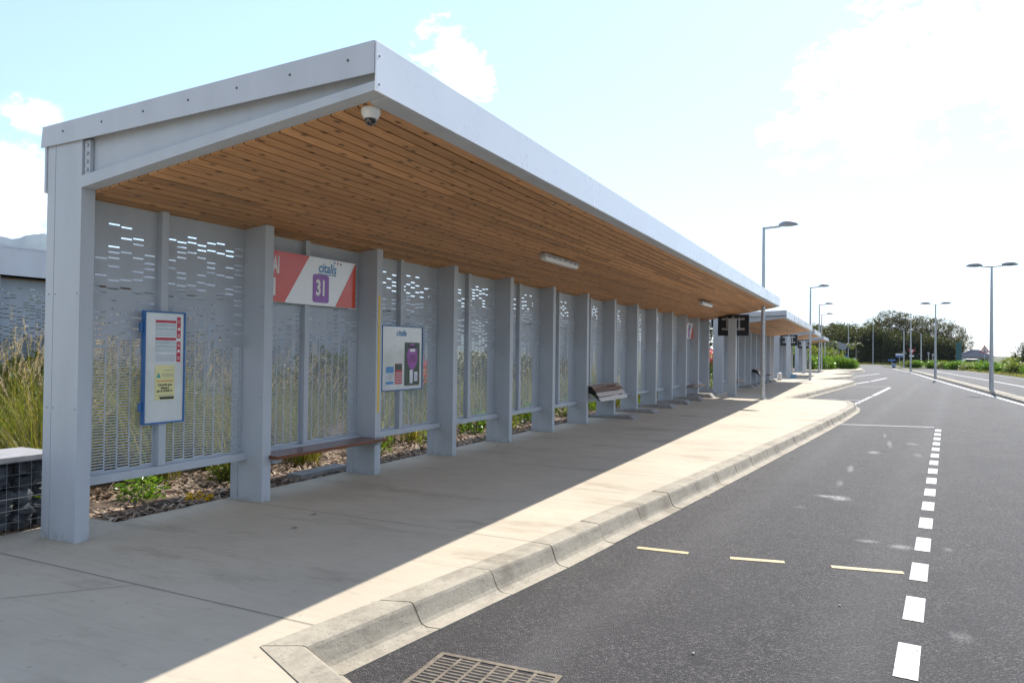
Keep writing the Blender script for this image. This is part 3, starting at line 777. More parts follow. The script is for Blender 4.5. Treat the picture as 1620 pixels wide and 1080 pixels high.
# dome camera
cm = empty('security_camera',(-3.02,3.92,3.2)); tag(cm,'white dome security camera under the near roof corner','security camera')
b = MB(); b.lathe([(0,.02),(.062,.02),(.066,-.005),(.064,-.03),(.05,-.062),(.044,-.068),(0,-.066)],n=28); b.build('housing',M['plastic'],cm)
b = MB(); b.lathe([(.044,-.064),(.043,-.078),(.036,-.096),(.02,-.108),(.001,-.112)],n=28); b.build('dome',M['dome'],cm)

# strip lights
def striplight():
    r = empty('strip_light'); tag(r,None,'strip light','strip lights on the wooden ceilings')
    b = MB(); b.box(-.055,0,-.05,.055,1.35,0); b.build('housing',M['galv'],r,bevel=.008)
    b = MB(); b.prism([(-.05,-.05),(.05,-.05),(.045,-.085),(.025,-.1),(-.025,-.1),(-.045,-.085)],.02,1.33,'y'); b.build('diffuser',M['diffuser'],r,bevel=.004)
    b = MB()
    for q in range(6): b.box(.047,.12+q*.21,-.06,.06,.15+q*.21,-.03)
    b.build('clip',M['signback'],r)
    return r
l1 = striplight(); l1.location = (-4.36,9.75,3.035); l1.rotation_euler = (0,-.123,0); l1['label'] = 'long strip light in the middle of the near wooden ceiling'
for (x,y,z,sc,lab) in ((-4.3,20.5,3.04,1,'smaller strip light at the far end of the near wooden ceiling'),(-4.2,35.,2.95,.9,'strip light on the ceiling of the second shelter, nearer one'),(-4.3,41.5,2.95,.9,'strip light on the ceiling of the second shelter, farther one'),(-4.75,56,2.93,.9,'tiny strip light under the third shelter roof')):
    q = copy_tree(l1); q.location = (x,y,z); q.scale = (sc,sc,sc); q['label'] = lab; q['group'] = 'strip lights on the wooden ceilings'

# black display panels on posts, seen from behind
def display():
    r = empty('display_post'); tag(r,None,'display','black display panels on grey posts')
    b = MB(); b.box(-.14,-.1,0,.14,.1,2.88); b.build('post',M['paint'],r,bevel=.004)
    b = MB(); b.box(-.56,.16,2.25,.56,.27,3.03); sc = b.build('screen_case',M['black'],r,bevel=.01)
    b = MB()
    for z in (2.46,2.83): b.box(-.41,.135,z,.41,.158,z+.07)
    b.build('rail',M['galv'],sc)
    b = MB()
    for x in (-.25,.19): b.box(x,.12,2.44,x+.06,.134,2.93)
    b.box(-.04,.1,2.86,.04,.134,2.98); b.build('bracket',M['galv'],sc)
    return r
d1 = display(); d1.location = (-4.66,27.72,0); d1['label'] = 'largest black display panel on a grey post, in front of the second shelter'
for (x,y,s_,lab) in ((-5.0,51.2,.95,'mid sized black display panel in front of the third shelter'),(-5.2,65.9,.93,'smallest black display panel, in front of the last shelter')):
    q = copy_tree(d1); q.location = (x,y,0); q.scale = (.95,1,s_); q['label'] = lab; q['group'] = 'black display panels on grey posts'

# bins
b_ = empty('waste_bin',(-5.1,47.0,0)); tag(b_,'white round waste bin at the end of the second shelter','waste bin')
b = MB(); b.lathe([(0,0),(.13,0),(.14,.02),(.145,.38),(.15,.40)]); b.build('drum',M['bin'],b_)
b = MB(); b.lathe([(.155,.39),(.155,.43),(.06,.45),(0,.45)]); b.build('lid',M['galv'],b_)
cr = empty('plastic_crate',(-4.72,51.4,0)); tag(cr,'small blue plastic crate by the third shelter','crate')
b = MB(); b.prism([(-.18,0),(.18,0),(.2,.22),(-.2,.22)],-.15,.15,'y'); b.build('body',M['crate'],cr,bevel=.01)
b = MB(); b.box(-.21,-.165,.22,.21,.165,.255); b.build('rim',M['crate'],cr)

# storm drain
dg = empty('drain_grate',(-2.23,3.63,RZ+.005)); tag(dg,'rusty metal storm drain grate in the asphalt beside the kerb','drain grate'); dg.rotation_euler = (0,0,R(3))
b = MB(); frame_w = .03; Wd, Dp = .74, .62
b.box(0,-Dp,-.03,Wd,-Dp+frame_w,.004); b.box(0,-frame_w,-.03,Wd,0,.004); b.box(0,-Dp+frame_w,-.03,frame_w,-frame_w,.004); b.box(Wd-frame_w,-Dp+frame_w,-.03,Wd,-frame_w,.004)
M['rust'] = plain('weathered_cast_iron', (.19,.155,.115), .75, .35, var=.3, scale=20, bmp=.002)
b.build('frame',M['rust'],dg)
b = MB(); nr = 16; nc = 6
cw = (Wd-2*frame_w)/nc
for q in range(1,nc): x = frame_w+q*cw; b.box(x-.009,-Dp+frame_w,-.03,x+.009,-frame_w,.002)
rh = (Dp-2*frame_w)/nr
for c_ in range(nc):
    for q in range(1,nr):
        y = -Dp+frame_w+q*rh+(rh/2 if c_%2 else 0)
        if y > -frame_w-.015: continue
        b.box(frame_w+c_*cw+(.009 if c_ else 0),y-.0065,-.03,frame_w+(c_+1)*cw-(.009 if c_<nc-1 else 0),y+.0065,.0005)
b.build('bars',M['rust'],dg)
b = MB(); b.box(frame_w,-Dp+frame_w,-.002,Wd-frame_w,-frame_w,-.0005+.0015-.002); b.build('dark_pit',M['black'],dg)

# dry leaves blown against the kerb and onto the pavement
rn = random.Random(41)
for i in range(8):
    if i < 5: y = rn.uniform(6,14); x = kx(y)+.2+.17+rn.uniform(0,.12); z = RZ+.012
    else: y = rn.uniform(4.5,12); x = rn.uniform(-6.0,-4.2); z = .006
    b = MB(); az = rn.uniform(0,6.28); d = Vector((_m.cos(az),_m.sin(az),.1)); sd = Vector((-_m.sin(az),_m.cos(az),0)); l_ = rn.uniform(.025,.045)
    p0, p1 = -d*l_, d*l_; b.idx([p0,-sd*l_*.4+Vector((0,0,.006)),p1,sd*l_*.4+Vector((0,0,.009)),Vector((0,0,.002))],[(0,1,4),(1,2,4),(2,3,4),(3,0,4)])
    tag(b.build('dry_leaf',M['chip'],None,(x,y,z)),'small dry brown leaf in the gutter by the kerb' if i < 5 else 'small dry brown leaf on the shaded pavement','leaf','dry leaves in the gutter' if i < 5 else 'dry leaves on the pavement')
# pebbles on the road
rn = random.Random(77)
for i,(x,y) in enumerate(((-.93,4.3),(-1.93,3.36),(-1.6,6.8),(-.2,5.6))):
    b = MB(); r_ = rn.uniform(.006,.009); b.blob((0,0,r_*.6),(r_,r_*1.2,r_*.8),i)
    tag(b.build('pebble',M['slab'],None,(x,y,RZ+.002)),'small loose pebble lying on the asphalt','pebble','pebbles on the asphalt')

# gabion bench
gb = empty('gabion_bench',(-6.5,2.1,0)); tag(gb,'wire gabion bench filled with grey stones, left of the first column','gabion bench')
b = MB(); rn = random.Random(12)
for iy in range(13):
    for iz in range(5):
        for ix in range(2):
            b.blob((-.1-ix*.17+rn.uniform(-.02,.02),.08+iy*.145+rn.uniform(-.03,.03),.07+iz*.115+rn.uniform(-.02,.02)),(rn.uniform(.07,.1),rn.uniform(.065,.1),rn.uniform(.05,.08)),rn.random(),.25,7,5)
b.sm = False; b.build('stone_fill',M['stone'],gb)
b = MB()
for q in range(20): b.tube([(.005,q*.1,0),(.005,q*.1,.6)],.0016,5,False)
for q in range(7): b.tube([(.008,0,.0+q*.1),(.008,1.9,q*.1)],.0016,5,False)
for q in range(6): b.tube([(-q*.1,1.902,0),(-q*.1,1.902,.6)],.0016,5,False)
for q in range(7): b.tube([(0,1.905,q*.1),(-.5,1.905,q*.1)],.0016,5,False)
b.build('wire_cage',M['signback'],gb)
b = MB(); b.box(-.55,-.02,.605,.03,1.93,.655); b.build('slab_top',M['slab'],gb,bevel=.006)

# ------------------------------------------------------------------ lamps
def lamp_head(mb, x0, x1, z):
    """flat leaf-shaped lantern between x0 (arm) and x1 (tip)"""
    n = 12; vs = []; fs = []; mm = 10
    for i in range(n+1):
        t = i/n; x = x0+(x1-x0)*t
        w = .2*_m.sin(_m.pi*min(1,t*.93+.07))**.7+.012; hgt = .15*_m.sin(_m.pi*min(1,t*.9+.1))**.8+.008
        for q in range(mm):
            a_ = 2*_m.pi*q/mm; zz = _m.sin(a_)*hgt
            vs.append((x, w*_m.cos(a_), z+(zz if zz > 0 else zz*.35)+.05*t*(1-t)))
    for i in range(n):
        for q in range(mm): fs.append((i*mm+q,i*mm+(q+1)%mm,(i+1)*mm+(q+1)%mm,(i+1)*mm+q))
    fs += [tuple(range(mm-1,-1,-1)), tuple(range(n*mm,(n+1)*mm))]
    o = mb.sm; mb.sm = True; mb.idx(vs,fs); mb.sm = o
def single():
    r = empty('street_lamp'); tag(r,None,'street lamp','single street lamps along the platform')
    b = MB(); b.tube([(0,0,0),(0,0,.9),(0,0,6.02)],[.085,.08,.045],12); b.tube([(0,0,0),(0,0,.03)],.12,12); b.build('pole',M['galv'],r)
    b = MB(); b.tube([(0,0,5.98),(.55,0,6.02)],.045,8); b.build('arm',M['galv'],r)
    b = MB(); lamp_head(b,.5,1.14,6.04); b.build('lantern',M['signback'],r)
    return r
def double():
    r = empty('double_street_lamp'); tag(r,None,'street lamp','double street lamps on the median')
    b = MB(); b.tube([(0,0,0),(0,0,1.0),(0,0,6.05)],[.1,.095,.045],12); b.tube([(0,0,0),(0,0,.03)],.16,12); b.build('pole',M['galv'],r)
    for s_ in (1,-1):
        b = MB(); b.tube([(0,0,6.02),(s_*.45,0,6.07)],.038,8); b.build('arm',M['galv'],r)
        b = MB(); lamp_head(b,s_*.4,s_*1.1,6.08); b.build('lantern',M['signback'],r)
    return r
q = single(); q.location = (-3.45,26.71,0); q['label'] = 'tallest looking single street lamp, rising past the end of the near shelter roof'
for (x,y,s_,lab) in ((-3.48,48.5,.955,'single street lamp rising beside the second shelter roof end'),(-4.4,71.8,1.02,'single street lamp in front of the leafy green shrubs, nearer of the close pair'),(-4.75,81.3,.95,'single street lamp of the close pair, with the lower lantern'),(-4.14,150,1.22,'distant single street lamp by the round sign backs and palms')):
    c = copy_tree(q); c.location = (x,y,0 if y < 100 else RZ); c.scale = (s_,s_,s_); c['label'] = lab; c['group'] = 'single street lamps along the platform'
q = double(); q.location = (5.18,42.24,RZ+.11); q['label'] = 'nearest double headed street lamp on the median, at the right edge'
for (x,y,s_,lab) in ((3.92,58.9,.872,'middle double headed street lamp in front of the big domed tree'),(3.52,86.3,.90,'third double headed street lamp, just right of the yield sign')):
    c = copy_tree(q); c.location = (x,y,RZ+.1); c.scale = (s_,s_,s_); c['label'] = lab; c['group'] = 'double street lamps on the median'
def hook():
    r = empty('road_lamp'); tag(r,None,'street lamp','slim lamps before the grove')
    b = MB(); b.tube([(0,0,0),(0,0,5.0)],[.1,.06],8); b.build('pole',M['galv'],r)
    b = MB(); b.tube([(0,0,4.95),(-.5,0,5.35),(-1.,0,5.5)],.03,6); b.build('arm',M['galv'],r)
    b = MB(); lamp_head(b,-.95,-1.6,5.52); b.build('lantern',M['galv'],r)
    return r
q = hook(); q.location = (3.75,112,-.1); q['label'] = 'slim lamp with upswept arm left of the yield sign'
c = copy_tree(q); c.location = (6.2,120,-.1); c.scale = (1,1,.97); c['label'] = 'slim lamp with upswept arm between the two nearest double lamps'; c['group'] = 'slim lamps before the grove'
b = MB(); b.tube([(0,0,0),(0,0,2.72)],[.06,.05],8); b.lathe([(.0,2.86),(.09,2.82),(.1,2.77),(.07,2.72),(0,2.71)],n=10)
tag(b.build('slim_post',M['galv'],None,(-4.61,84.7,0)),'slim grey post with a round knob in front of the leafy shrubs','post')
b = MB(); b.tube([(0,0,0),(0,0,7.4)],[.09,.06],8); b.lathe([(.0,7.7),(.2,7.6),(.2,7.45),(0,7.4)],n=10)
tag(b.build('mast',M['galv'],None,(.0,152,-.2)),'thin grey mast standing before the dark grove','mast')

# ------------------------------------------------------------------ signs and small far things
def disc(loc, lab):
    r = empty('round_sign',loc); tag(r,lab,'road sign','round sign backs')
    b = MB(); b.tube([(0,.05,0),(0,.05,2.6)],.035,8); b.build('pole',M['galv'],r)
    b = MB(); c = [(.52*_m.cos(q*_m.pi/12),2.85+.52*_m.sin(q*_m.pi/12)) for q in range(24)]; b.prism(c,0,.03,'y'); b.build('disc',M['signback'],r)
disc((-4.02,120,-.05),'back of a grey round traffic sign, the nearer of two beside the shrubs')
disc((-4.75,124,.2),'back of a grey round traffic sign, partly hidden by the nearer disc')
sgb = empty('blue_sign',(-3.62,118,0)); tag(sgb,'small blue sign panel low beside the green shrubs','road sign')
b = MB(); b.tube([(0,.05,0),(0,.05,1.1)],.03,6); b.build('pole',M['galv'],sgb)
b = MB(); b.box(-.33,0,.95,.33,.03,1.4); b.build('panel',M['signblue'],sgb)
mk = empty('marker_post',(-2.2,108,-.05)); tag(mk,'red and white marker post at the end of the pavement','marker post')
b = MB(); b.prism([(-.2,0),(.2,0),(.2,1.0),(.1,1.2),(-.1,1.2),(-.2,1.0)],0,.15,'y'); b.build('post',M['white'],mk)
b = MB(); b.box(-.19,-.004,.1,-.02,-.001,1.0); b.box(.03,-.004,.45,.19,-.001,.95); b.build('red_field',M['redtab'],mk)
yl = empty('yield_sign',(4.92,118,-.1)); tag(yl,'red and white yield sign with a small plate below','road sign')
b = MB(); b.tube([(0,.06,0),(0,.06,2.5)],.04,8); b.build('pole',M['galv'],yl)
b = MB(); b.prism([(-.48,2.58),(.48,2.58),(0,1.78)],0,.03,'y'); tr = b.build('triangle',M['redtab'],yl)
b = MB(); b.prism([(-.26,2.46),(.26,2.46),(0,2.02)],-.006,-.002,'y'); b.build('white_centre',M['white'],tr)
b = MB(); b.box(-.3,0,1.5,.3,.03,1.74); b.build('plate',M['white'],yl)
wn = empty('warning_sign',(12.3,106,-.1)); tag(wn,'triangular warning sign on a pole above the roadside shrubs','road sign')
b = MB(); b.tube([(0,.06,0),(0,.06,2.2)],.04,8); b.build('pole',M['galv'],wn)
b = MB(); b.prism([(-.56,2.14),(.56,2.14),(0,3.06)],0,.03,'y'); tr = b.build('triangle',M['redtab'],wn)
b = MB(); b.prism([(-.36,2.26),(.36,2.26),(0,2.84)],-.006,-.002,'y'); b.build('white_centre',M['white'],tr)
b = MB(); b.prism([(-.12,2.34),(.12,2.34),(.1,2.42),(-.1,2.42)],-.01,-.007,'y'); b.prism([(-.05,2.44),(.05,2.44),(.05,2.6),(-.05,2.6)],-.01,-.007,'y'); b.build('black_symbol',M['ink'],tr)
def board(loc,w,z0,z1,lab,m='signblue'):
    r = empty('direction_sign',loc); tag(r,lab,'road sign','blue direction signs at the road end')
    b = MB(); b.tube([(0,.06,0),(0,.06,z1)],.04,6); b.build('pole',M['galv'],r)
    b = MB(); b.prism([(-w,z0),(w-.08,z0),(w,(z0+z1)/2),(w-.08,z1),(-w,z1)],0,.03,'y'); b.build('panel',M[m],r)
    return r
r = board((3.45,120,-.1),.5,1.42,1.68,'two tier blue and white direction sign left of the yield sign')
b = MB(); b.box(-.5,0,1.7,.48,.03,1.95); b.build('upper_panel',M['sheetw'],r)
board((2.5,121,-.1),.5,.85,1.08,'low blue arrow board above the dark bin at the road end')
bn = empty('bollard_bin',(2.55,112,RZ)); tag(bn,'dark blue bollard standing in the road below the arrow board','bollard')
b = MB(); b.lathe([(0,0),(.2,0),(.2,.5),(.17,.6),(0,.62)],n=14); b.build('body',M['blue'],bn)
b = MB(); b.lathe([(.203,.3),(.203,.38)],n=14); b.build('band',M['white'],bn)
for (x,y,h_) in ((7.25,122,1.9),(8.3,130,1.7)):
    b = MB(); b.tube([(0,0,0),(0,0,h_)],.06,6); b.tube([(0,0,h_),(0,0,h_+.28)],.13,8)
    tag(b.build('marker_pole',M['galv'],None,(x,y,-.1)),'taller short marker pole with a pale head in front of the dark grove' if h_ > 1.8 else 'shorter marker pole with a pale head behind the middle double lamp','marker pole','short poles before the grove')
b = MB(); b.box(-.35,0,0,.35,.3,3.6); b.box(-.42,-.03,3.6,.42,.33,3.7)
tag(b.build('totem',M['tealtotem'],None,(11.3,125,-.1)),'dark teal totem standing at the right end of the big trees','totem')
# house far behind the shrubs
hs = empty('house',(16.3,150,0)); tag(hs,'low house with a dark hipped roof beyond the right hand shrubs','house')
b = MB(); b.box(-2.6,0,0,2.4,6,1.5); b.build('wall',M['render'],hs)
b = MB(); b.idx([(-3,-.4,1.45),(2.8,-.4,1.45),(2.8,6.4,1.45),(-3,6.4,1.45),(-.6,2.8,2.75),(.6,3.2,2.75)],[(0,1,5,4),(1,2,5),(2,3,4,5),(3,0,4),(3,2,1,0)]); b.build('roof',M['darkroof'],hs)
b = MB(); b.box(-1.8,-.03,.5,-.6,-.003,1.2); b.box(.4,-.03,.5,1.6,-.003,1.2); b.build('window',M['glass'],hs)
cr = empty('parked_car',(14.1,135,-.25)); tag(cr,'white car parked beyond the roadside shrubs, roof showing','car')
b = MB(); b.prism([(-1.9,.3),(1.9,.3),(1.95,.75),(1.1,.85),(.5,1.38),(-1.0,1.38),(-1.6,.9),(-1.95,.8)],-.8,.8,'y'); b.build('body',M['carpaint'],cr,bevel=.05)
b = MB(); b.prism([(.95,.88),(.45,1.3),(-.95,1.3),(-1.4,.9)],-.81,-.803,'y'); b.build('window',M['glass'],cr)
for x in (-1.2,1.2):
    b = MB(); b.prism([(x+.32*_m.cos(q*_m.pi/8),.32+.32*_m.sin(q*_m.pi/8)) for q in range(16)],-.83,-.62,'y'); b.build('wheel',M['black'],cr)

# ------------------------------------------------------------------ vegetation
def leaf_quad(mb, c, d, s, w, rn, bend=0):
    d = d.normalized(); a_ = d.cross(Vector((rn.uniform(-1,1),rn.uniform(-1,1),rn.uniform(-1,1)))).normalized()
    n_ = a_.cross(d)
    mb.face([c, c+d*s*.5+a_*w*.5+n_*bend, c+d*s, c+d*s*.5-a_*w*.5+n_*bend])
def crown(lobes, n, size, seed, wr=.6, shell=.55, updir=.3, clump=10):
    """leaf clumps spread through the lobes; lobes = (cx,cy,cz,rx,ry,rz)"""
    mb = MB(); rn = random.Random(seed); tot = sum(l[3]*l[4]*l[5] for l in lobes)
    for l in lobes:
        cnt = int(n*l[3]*l[4]*l[5]/tot/clump)+1
        for _ in range(cnt):
            while True:
                p = Vector((rn.uniform(-1,1),rn.uniform(-1,1),rn.uniform(-1,1)))
                if .05 < p.length <= 1: break
            rr = rn.random()**.5 if rn.random() > shell else rn.uniform(.82,1.03)
            p = p.normalized()*rr
            c0 = Vector((l[0]+p.x*l[3], l[1]+p.y*l[4], l[2]+p.z*l[5]))
            out = Vector((p.x/l[3],p.y/l[4],p.z/l[5]+updir/l[5])).normalized() if p.length else Vector((0,0,1))
            for _q in range(clump):
                c = c0+Vector((rn.gauss(0,1),rn.gauss(0,1),rn.gauss(0,.7)))*size*1.1
                d = out*.6+Vector((rn.uniform(-1,1),rn.uniform(-1,1),rn.uniform(-.8,.9)))
                s = size*rn.uniform(.6,1.3); leaf_quad(mb,c,d,s,s*wr,rn,s*.08)
    return mb
def limbs(mb, base, h, lobes, r0, seed):
    rn = random.Random(seed); top = Vector(base)+Vector((rn.uniform(-.1,.1)*h,0,h*.45))
    mb.tube([base, tuple(Vector(base).lerp(top,.5)+Vector((rn.uniform(-.05,.05)*h,0,0))), tuple(top)],[r0,r0*.8,r0*.65],8)
    for l in lobes:
        e = Vector((l[0],l[1],l[2]+l[5]*.3)); mid = top.lerp(e,.5)+Vector((0,0,h*.05))
        mb.tube([tuple(top-Vector((0,0,h*.08))),tuple(mid),tuple(e)],[r0*.5,r0*.3,r0*.08],6)
def tree(name, loc, lobes, n, size, seed, m, label, cat='tree', group=None, h=None, r0=.3, **k):
    r = empty(name, loc); tag(r,label,cat,group)
    h = h or max(l[2] for l in lobes)
    b = MB(); limbs(b,(0,0,-.3),h,lobes,r0,seed); b.build('trunk',M['bark'],r)
    crown(lobes,n,size,seed,**k).build('crown',M[m],r)
    return r
# two big domed trees over the grove
tree('rain_tree',(3.2,166,-.2),[(-.2,0,9.0,2.6,3,1.7),(-3.,1,8.4,1.9,2.5,.9),(2.6,0,8.8,2.2,3,1.5),(.8,0,6.5,4.2,4,2.2),(-2.6,0,6.3,2.2,3,1.5),(3.4,0,5.5,3.,3,3)],15000,.26,41,'treeleaf2','tall flat topped tree with gaps in its upper crown, above the dark grove',h=8,r0=.45,shell=.45)
tree('rain_tree',(10.6,164,-.2),[(-1.6,0,7.9,2.6,3,1.5),(.9,0,7.4,2.6,3,1.6),(3.,0,6.1,2.5,3,1.6),(5.0,0,4.6,1.6,2.4,1.3),(-1.5,0,4.2,4.,4,2.6),(2.2,0,3.4,3.2,3,2.2),(5.6,0,2.9,1.1,1.5,.8)],17000,.25,42,'treeleaf2','wide domed tree sloping down to the right behind the middle double lamp',h=6,r0=.45)
rn = random.Random(8)
gl = 'dense dark tree of the grove closing the end of the road'
protos = []
for i in range(3):
    lb = [(rn.uniform(-1.4,1.4),rn.uniform(-1,1),rn.uniform(3.4,5.8),rn.uniform(1.5,2.2),rn.uniform(1.4,2.),rn.uniform(1.2,1.9)) for _ in range(4)]+[(0,0,2.,2.7,2.2,2.2),(0,.8,1.2,2.8,2.2,1.5)]
    protos.append(tree('grove_tree',(0,0,0),lb,9000,.27,50+i,'forest',gl,'tree','trees of the dark grove',h=5,r0=.25))
spots = [(-13.5,172,1.15,0),(-11.2,166,1.2,1),(-8.6,170,1.25,2),(-6.2,164,1.18,0),(-3.6,168,1.22,1),(-1.2,163,1.18,2),(-7.4,172,1.25,1),(-4.8,172,1.25,2),(-2.2,170,1.22,0),(-9.9,173,1.25,0),(-12.4,174,1.2,2),(1.2,161,1.03,0),(3.8,160,.98,1),(6.4,160,.95,2),(9.,159,.88,0),(11.5,158,.8,1),(13.6,160,.72,2),(-16,176,1.15,1),(-19,180,1.1,2),(-14.5,158,.85,2),(-10,156,.8,0)]
for i,(x,y,s_,k_) in enumerate(spots):
    o = protos[k_] if protos[k_].location.length == 0 else copy_tree(protos[k_])
    o.location = (x,y,-.2); o.scale = (s_,s_,s_); o.rotation_euler = (0,0,i*1.7); o['label'] = gl; o['group'] = 'trees of the dark grove'
# palms
def palm(loc, s_, seed, lab):
    rn = random.Random(seed); r = empty('palm_tree',loc,0,(s_,s_,s_)); tag(r,lab,'palm','palms before the grove')
    b = MB(); b.tube([(0,0,-.2),(.05,0,1.6),(.0,0,3.2)],[.16,.12,.1],8); b.build('trunk',M['palmbark'],r)
    b = MB()
    for q in range(22):
        az = rn.uniform(0,6.28); el = rn.uniform(.15,1.25); ln = rn.uniform(1.1,1.6); d = Vector((_m.cos(az),_m.sin(az),0))
        pts = []
        for t in range(9):
            u = t/8; pts.append(Vector((0,0,3.2))+d*ln*u*_m.cos(el*.8)+Vector((0,0,ln*(u*_m.sin(el)-u*u*.75))))
        side = Vector((-d.y,d.x,0))
        for t in range(8):
            w = .32*_m.sin(_m.pi*(t+.6)/9)
            for sd in (1,-1):
                p, q2 = pts[t], pts[t+1]
                for u in (0,.5):
                    c = p.lerp(q2,u); b.face([c, c+side*sd*w+Vector((0,0,-w*.45))+(q2-p)*.5, c+side*sd*w*.9+Vector((0,0,-w*.5))+(q2-p)*.75, c+(q2-p)*.3])
    b.build('crown',M['palmleaf'],r)
palm((-5.6,122,-.1),1.05,1,'palm with feathery fronds left of the round sign backs')
palm((-2.35,124,-.1),1.0,2,'palm with feathery fronds right of the distant single lamp')
palm((-4.0,128,-.1),.98,3,'palm half hidden behind the round sign backs')

def shrub(lobes, n, size, seed, m, stem=True, **k):
    r = empty('shrub'); tag(r,None,'shrub')
    crown(lobes,n,size,seed,.62,.7,.5,8).build('foliage',M[m],r)
    b = MB(); rn = random.Random(seed)
    for q in range(7):
        a_ = rn.uniform(0,6.28); l = lobes[q%len(lobes)]; b.tube([(rn.uniform(-.1,.1),rn.uniform(-.1,.1),-.2),(l[0]*.6,l[1]*.6,l[2]*.6),(l[0]+.3*_m.cos(a_),l[1]+.3*_m.sin(a_),l[2]+.2*l[5])],[.03,.022,.008],5)
    b.build('stems',M['bark'],r)
    return r
rn = random.Random(33)
def lobes_for(w,d,h,n):
    out = []
    for q in range(n):
        out.append((rn.uniform(-.6,.6)*w,rn.uniform(-.5,.5)*d,h*rn.uniform(.38,.62),w*rn.uniform(.42,.6),d*rn.uniform(.42,.6),h*rn.uniform(.36,.46)))
    return out
SH = [shrub(lobes_for(1.1,1.0,1.35,5),2600,.16,60+i,('shrubleaf','shrubleaf','shrubleaf2')[i]) for i in range(3)]
used = set()
def put(k_, x, y, s_, lab, grp, rz=0, z=-.1):
    o = SH[k_] if k_ not in used else copy_tree(SH[k_]); used.add(k_)
    o.location = (x,y,z); o.scale = s_ if isinstance(s_,tuple) else (s_,s_,s_); o.rotation_euler = (0,0,rz); o['label'] = lab; o['group'] = grp; o['category'] = 'shrub'
    return o
# left mass by the last shelter
lg = 'leafy shrubs at the end of the platform'
for i,(x,y,s_,k_) in enumerate([(-5.4,84,1.0,0),(-4.6,86,.95,1),(-3.7,88,.95,0),(-2.9,88,.9,1),(-2.2,89,.8,0),(-1.75,92,.62,1),(-6.3,82,1.0,1)]):
    put(k_,x,y,s_,'bright green leafy shrub in the mass at the end of the platform',lg,i*1.3,-.05)
for i,(x,y,s_,k_) in enumerate([(-6.6,94,1.75,2),(-5.3,96,1.6,2),(-4.6,99,1.0,2),(-7.8,92,1.8,1),(-3.7,101,.75,2)]):
    put(k_,x,y,s_,'taller yellowish green shrub rising behind the leafy mass',lg,i*2.1,-.05)
# right verge
vg = 'shrubs along the right hand verge'
i = 0
for y in [46,49.5,53,56,59,62.5,65,68,71,74,77,80,83.5,87,91,95,99,103]:
    t = (y-46)/57; x = 13.2-.9*t-(.9*max(0,t-.6)/.4) if y < 100 else 10.9
    put([0,1,2,0,1][i%5],x+.25*_m.sin(i*2.1),y,(1.15,1.15,.72+.1*_m.sin(i*1.7)),'low bright green shrub in the row along the right hand road',vg,i*1.9,-.15); i += 1
for (x,y) in ((9.4,106),(8.6,109),(7.6,112),(6.6,113),(5.6,114),(4.7,114.5),(10.2,109),(11.,104.5)):
    put([0,1,0,2][i%4],x,y,(1.05,1.,.72),'low green shrub in the row that curves before the dark grove',vg,i*1.9,-.15); i += 1
for (x,y,s_) in ((14.8,72,1.25),(15.2,80,1.2),(15.4,88,1.25),(14.8,96,1.2),(15.2,64,1.3),(14.6,103,1.1)):
    put(2,x,y,(s_*1.1,s_*1.1,s_),'yellowish shrub of the second row behind the verge',vg,i*1.9,-.1); i += 1
tree('verge_tree',(15.1,92,-.1),[(0,0,2.5,1.5,1.3,.8),(1.,.3,2.9,1.2,1.2,.8),(-.9,0,1.9,1.,1,.8),(.6,0,1.5,1.8,1.5,1.1),(2.2,0,2.4,1.2,1.2,1.)],6500,.15,71,'treeleaf','loose crowned tree behind the nearest double lamp at the right edge',h=2.4,r0=.1,shell=.5)
tree('verge_tree',(18.2,98,-.1),[(0,0,2.5,1.6,1.3,1.1),(1.4,.3,2.7,1.4,1.2,1.),(-1.2,0,1.9,1.2,1,.9)],4500,.15,72,'treeleaf','darker round tree cut off by the right edge of the view',h=2.4,r0=.1)

# planting behind the near shelter
def blade(mb, base, az, lean, ln, w, droop, seg=5):
    hv = Vector((_m.cos(az),_m.sin(az),0)); side = Vector((-hv.y,hv.x,0)); rise = _m.sqrt(max(.05,1-lean*lean)); pts = []
    for t in range(seg+1):
        u = t/seg; pts.append(base+hv*ln*(lean*u+droop*u*u)+Vector((0,0,ln*(rise*u-droop*.75*u*u*u))))
    vs = []; fs = []
    for t,p in enumerate(pts):
        ww = w*(1-(t/seg)**1.6)*.5+.0006; vs += [p-side*ww, p+side*ww]
    for t in range(seg): fs.append((2*t,2*t+1,2*t+3,2*t+2))
    mb.idx(vs,fs); return pts[-1], (pts[-1]-pts[-2]).normalized()
tg = MB(); pl = MB(); rn = random.Random(101)
clumps = []
for i in range(13): clumps.append((rn.uniform(-9.6,-8.0),rn.uniform(4.6,7.4),rn.uniform(1.5,1.95)))
for i in range(8): clumps.append((rn.uniform(-11.8,-9.6),rn.uniform(5,9.6),rn.uniform(1.6,2.0)))
for i in range(5): clumps.append((rn.uniform(-8.3,-7.5),rn.uniform(3.2,5.0),rn.uniform(1.1,1.4)))
y = 5.0
while y < 30:
    for x in (-7.3,-8.3):
        if rn.random() < .85: clumps.append((x+rn.uniform(-.35,.4),y+rn.uniform(-.4,.4),rn.uniform(1.25,1.8)*(1 if y < 12 else .95)))
    y += .85 if y < 14 else 1.2
yy = 4.4
while yy < 31:
    for x in (-9.4,-10.5): clumps.append((x+rn.uniform(-.4,.4),yy+rn.uniform(-.4,.4),rn.uniform(1.15,1.6)))
    yy += 1.05
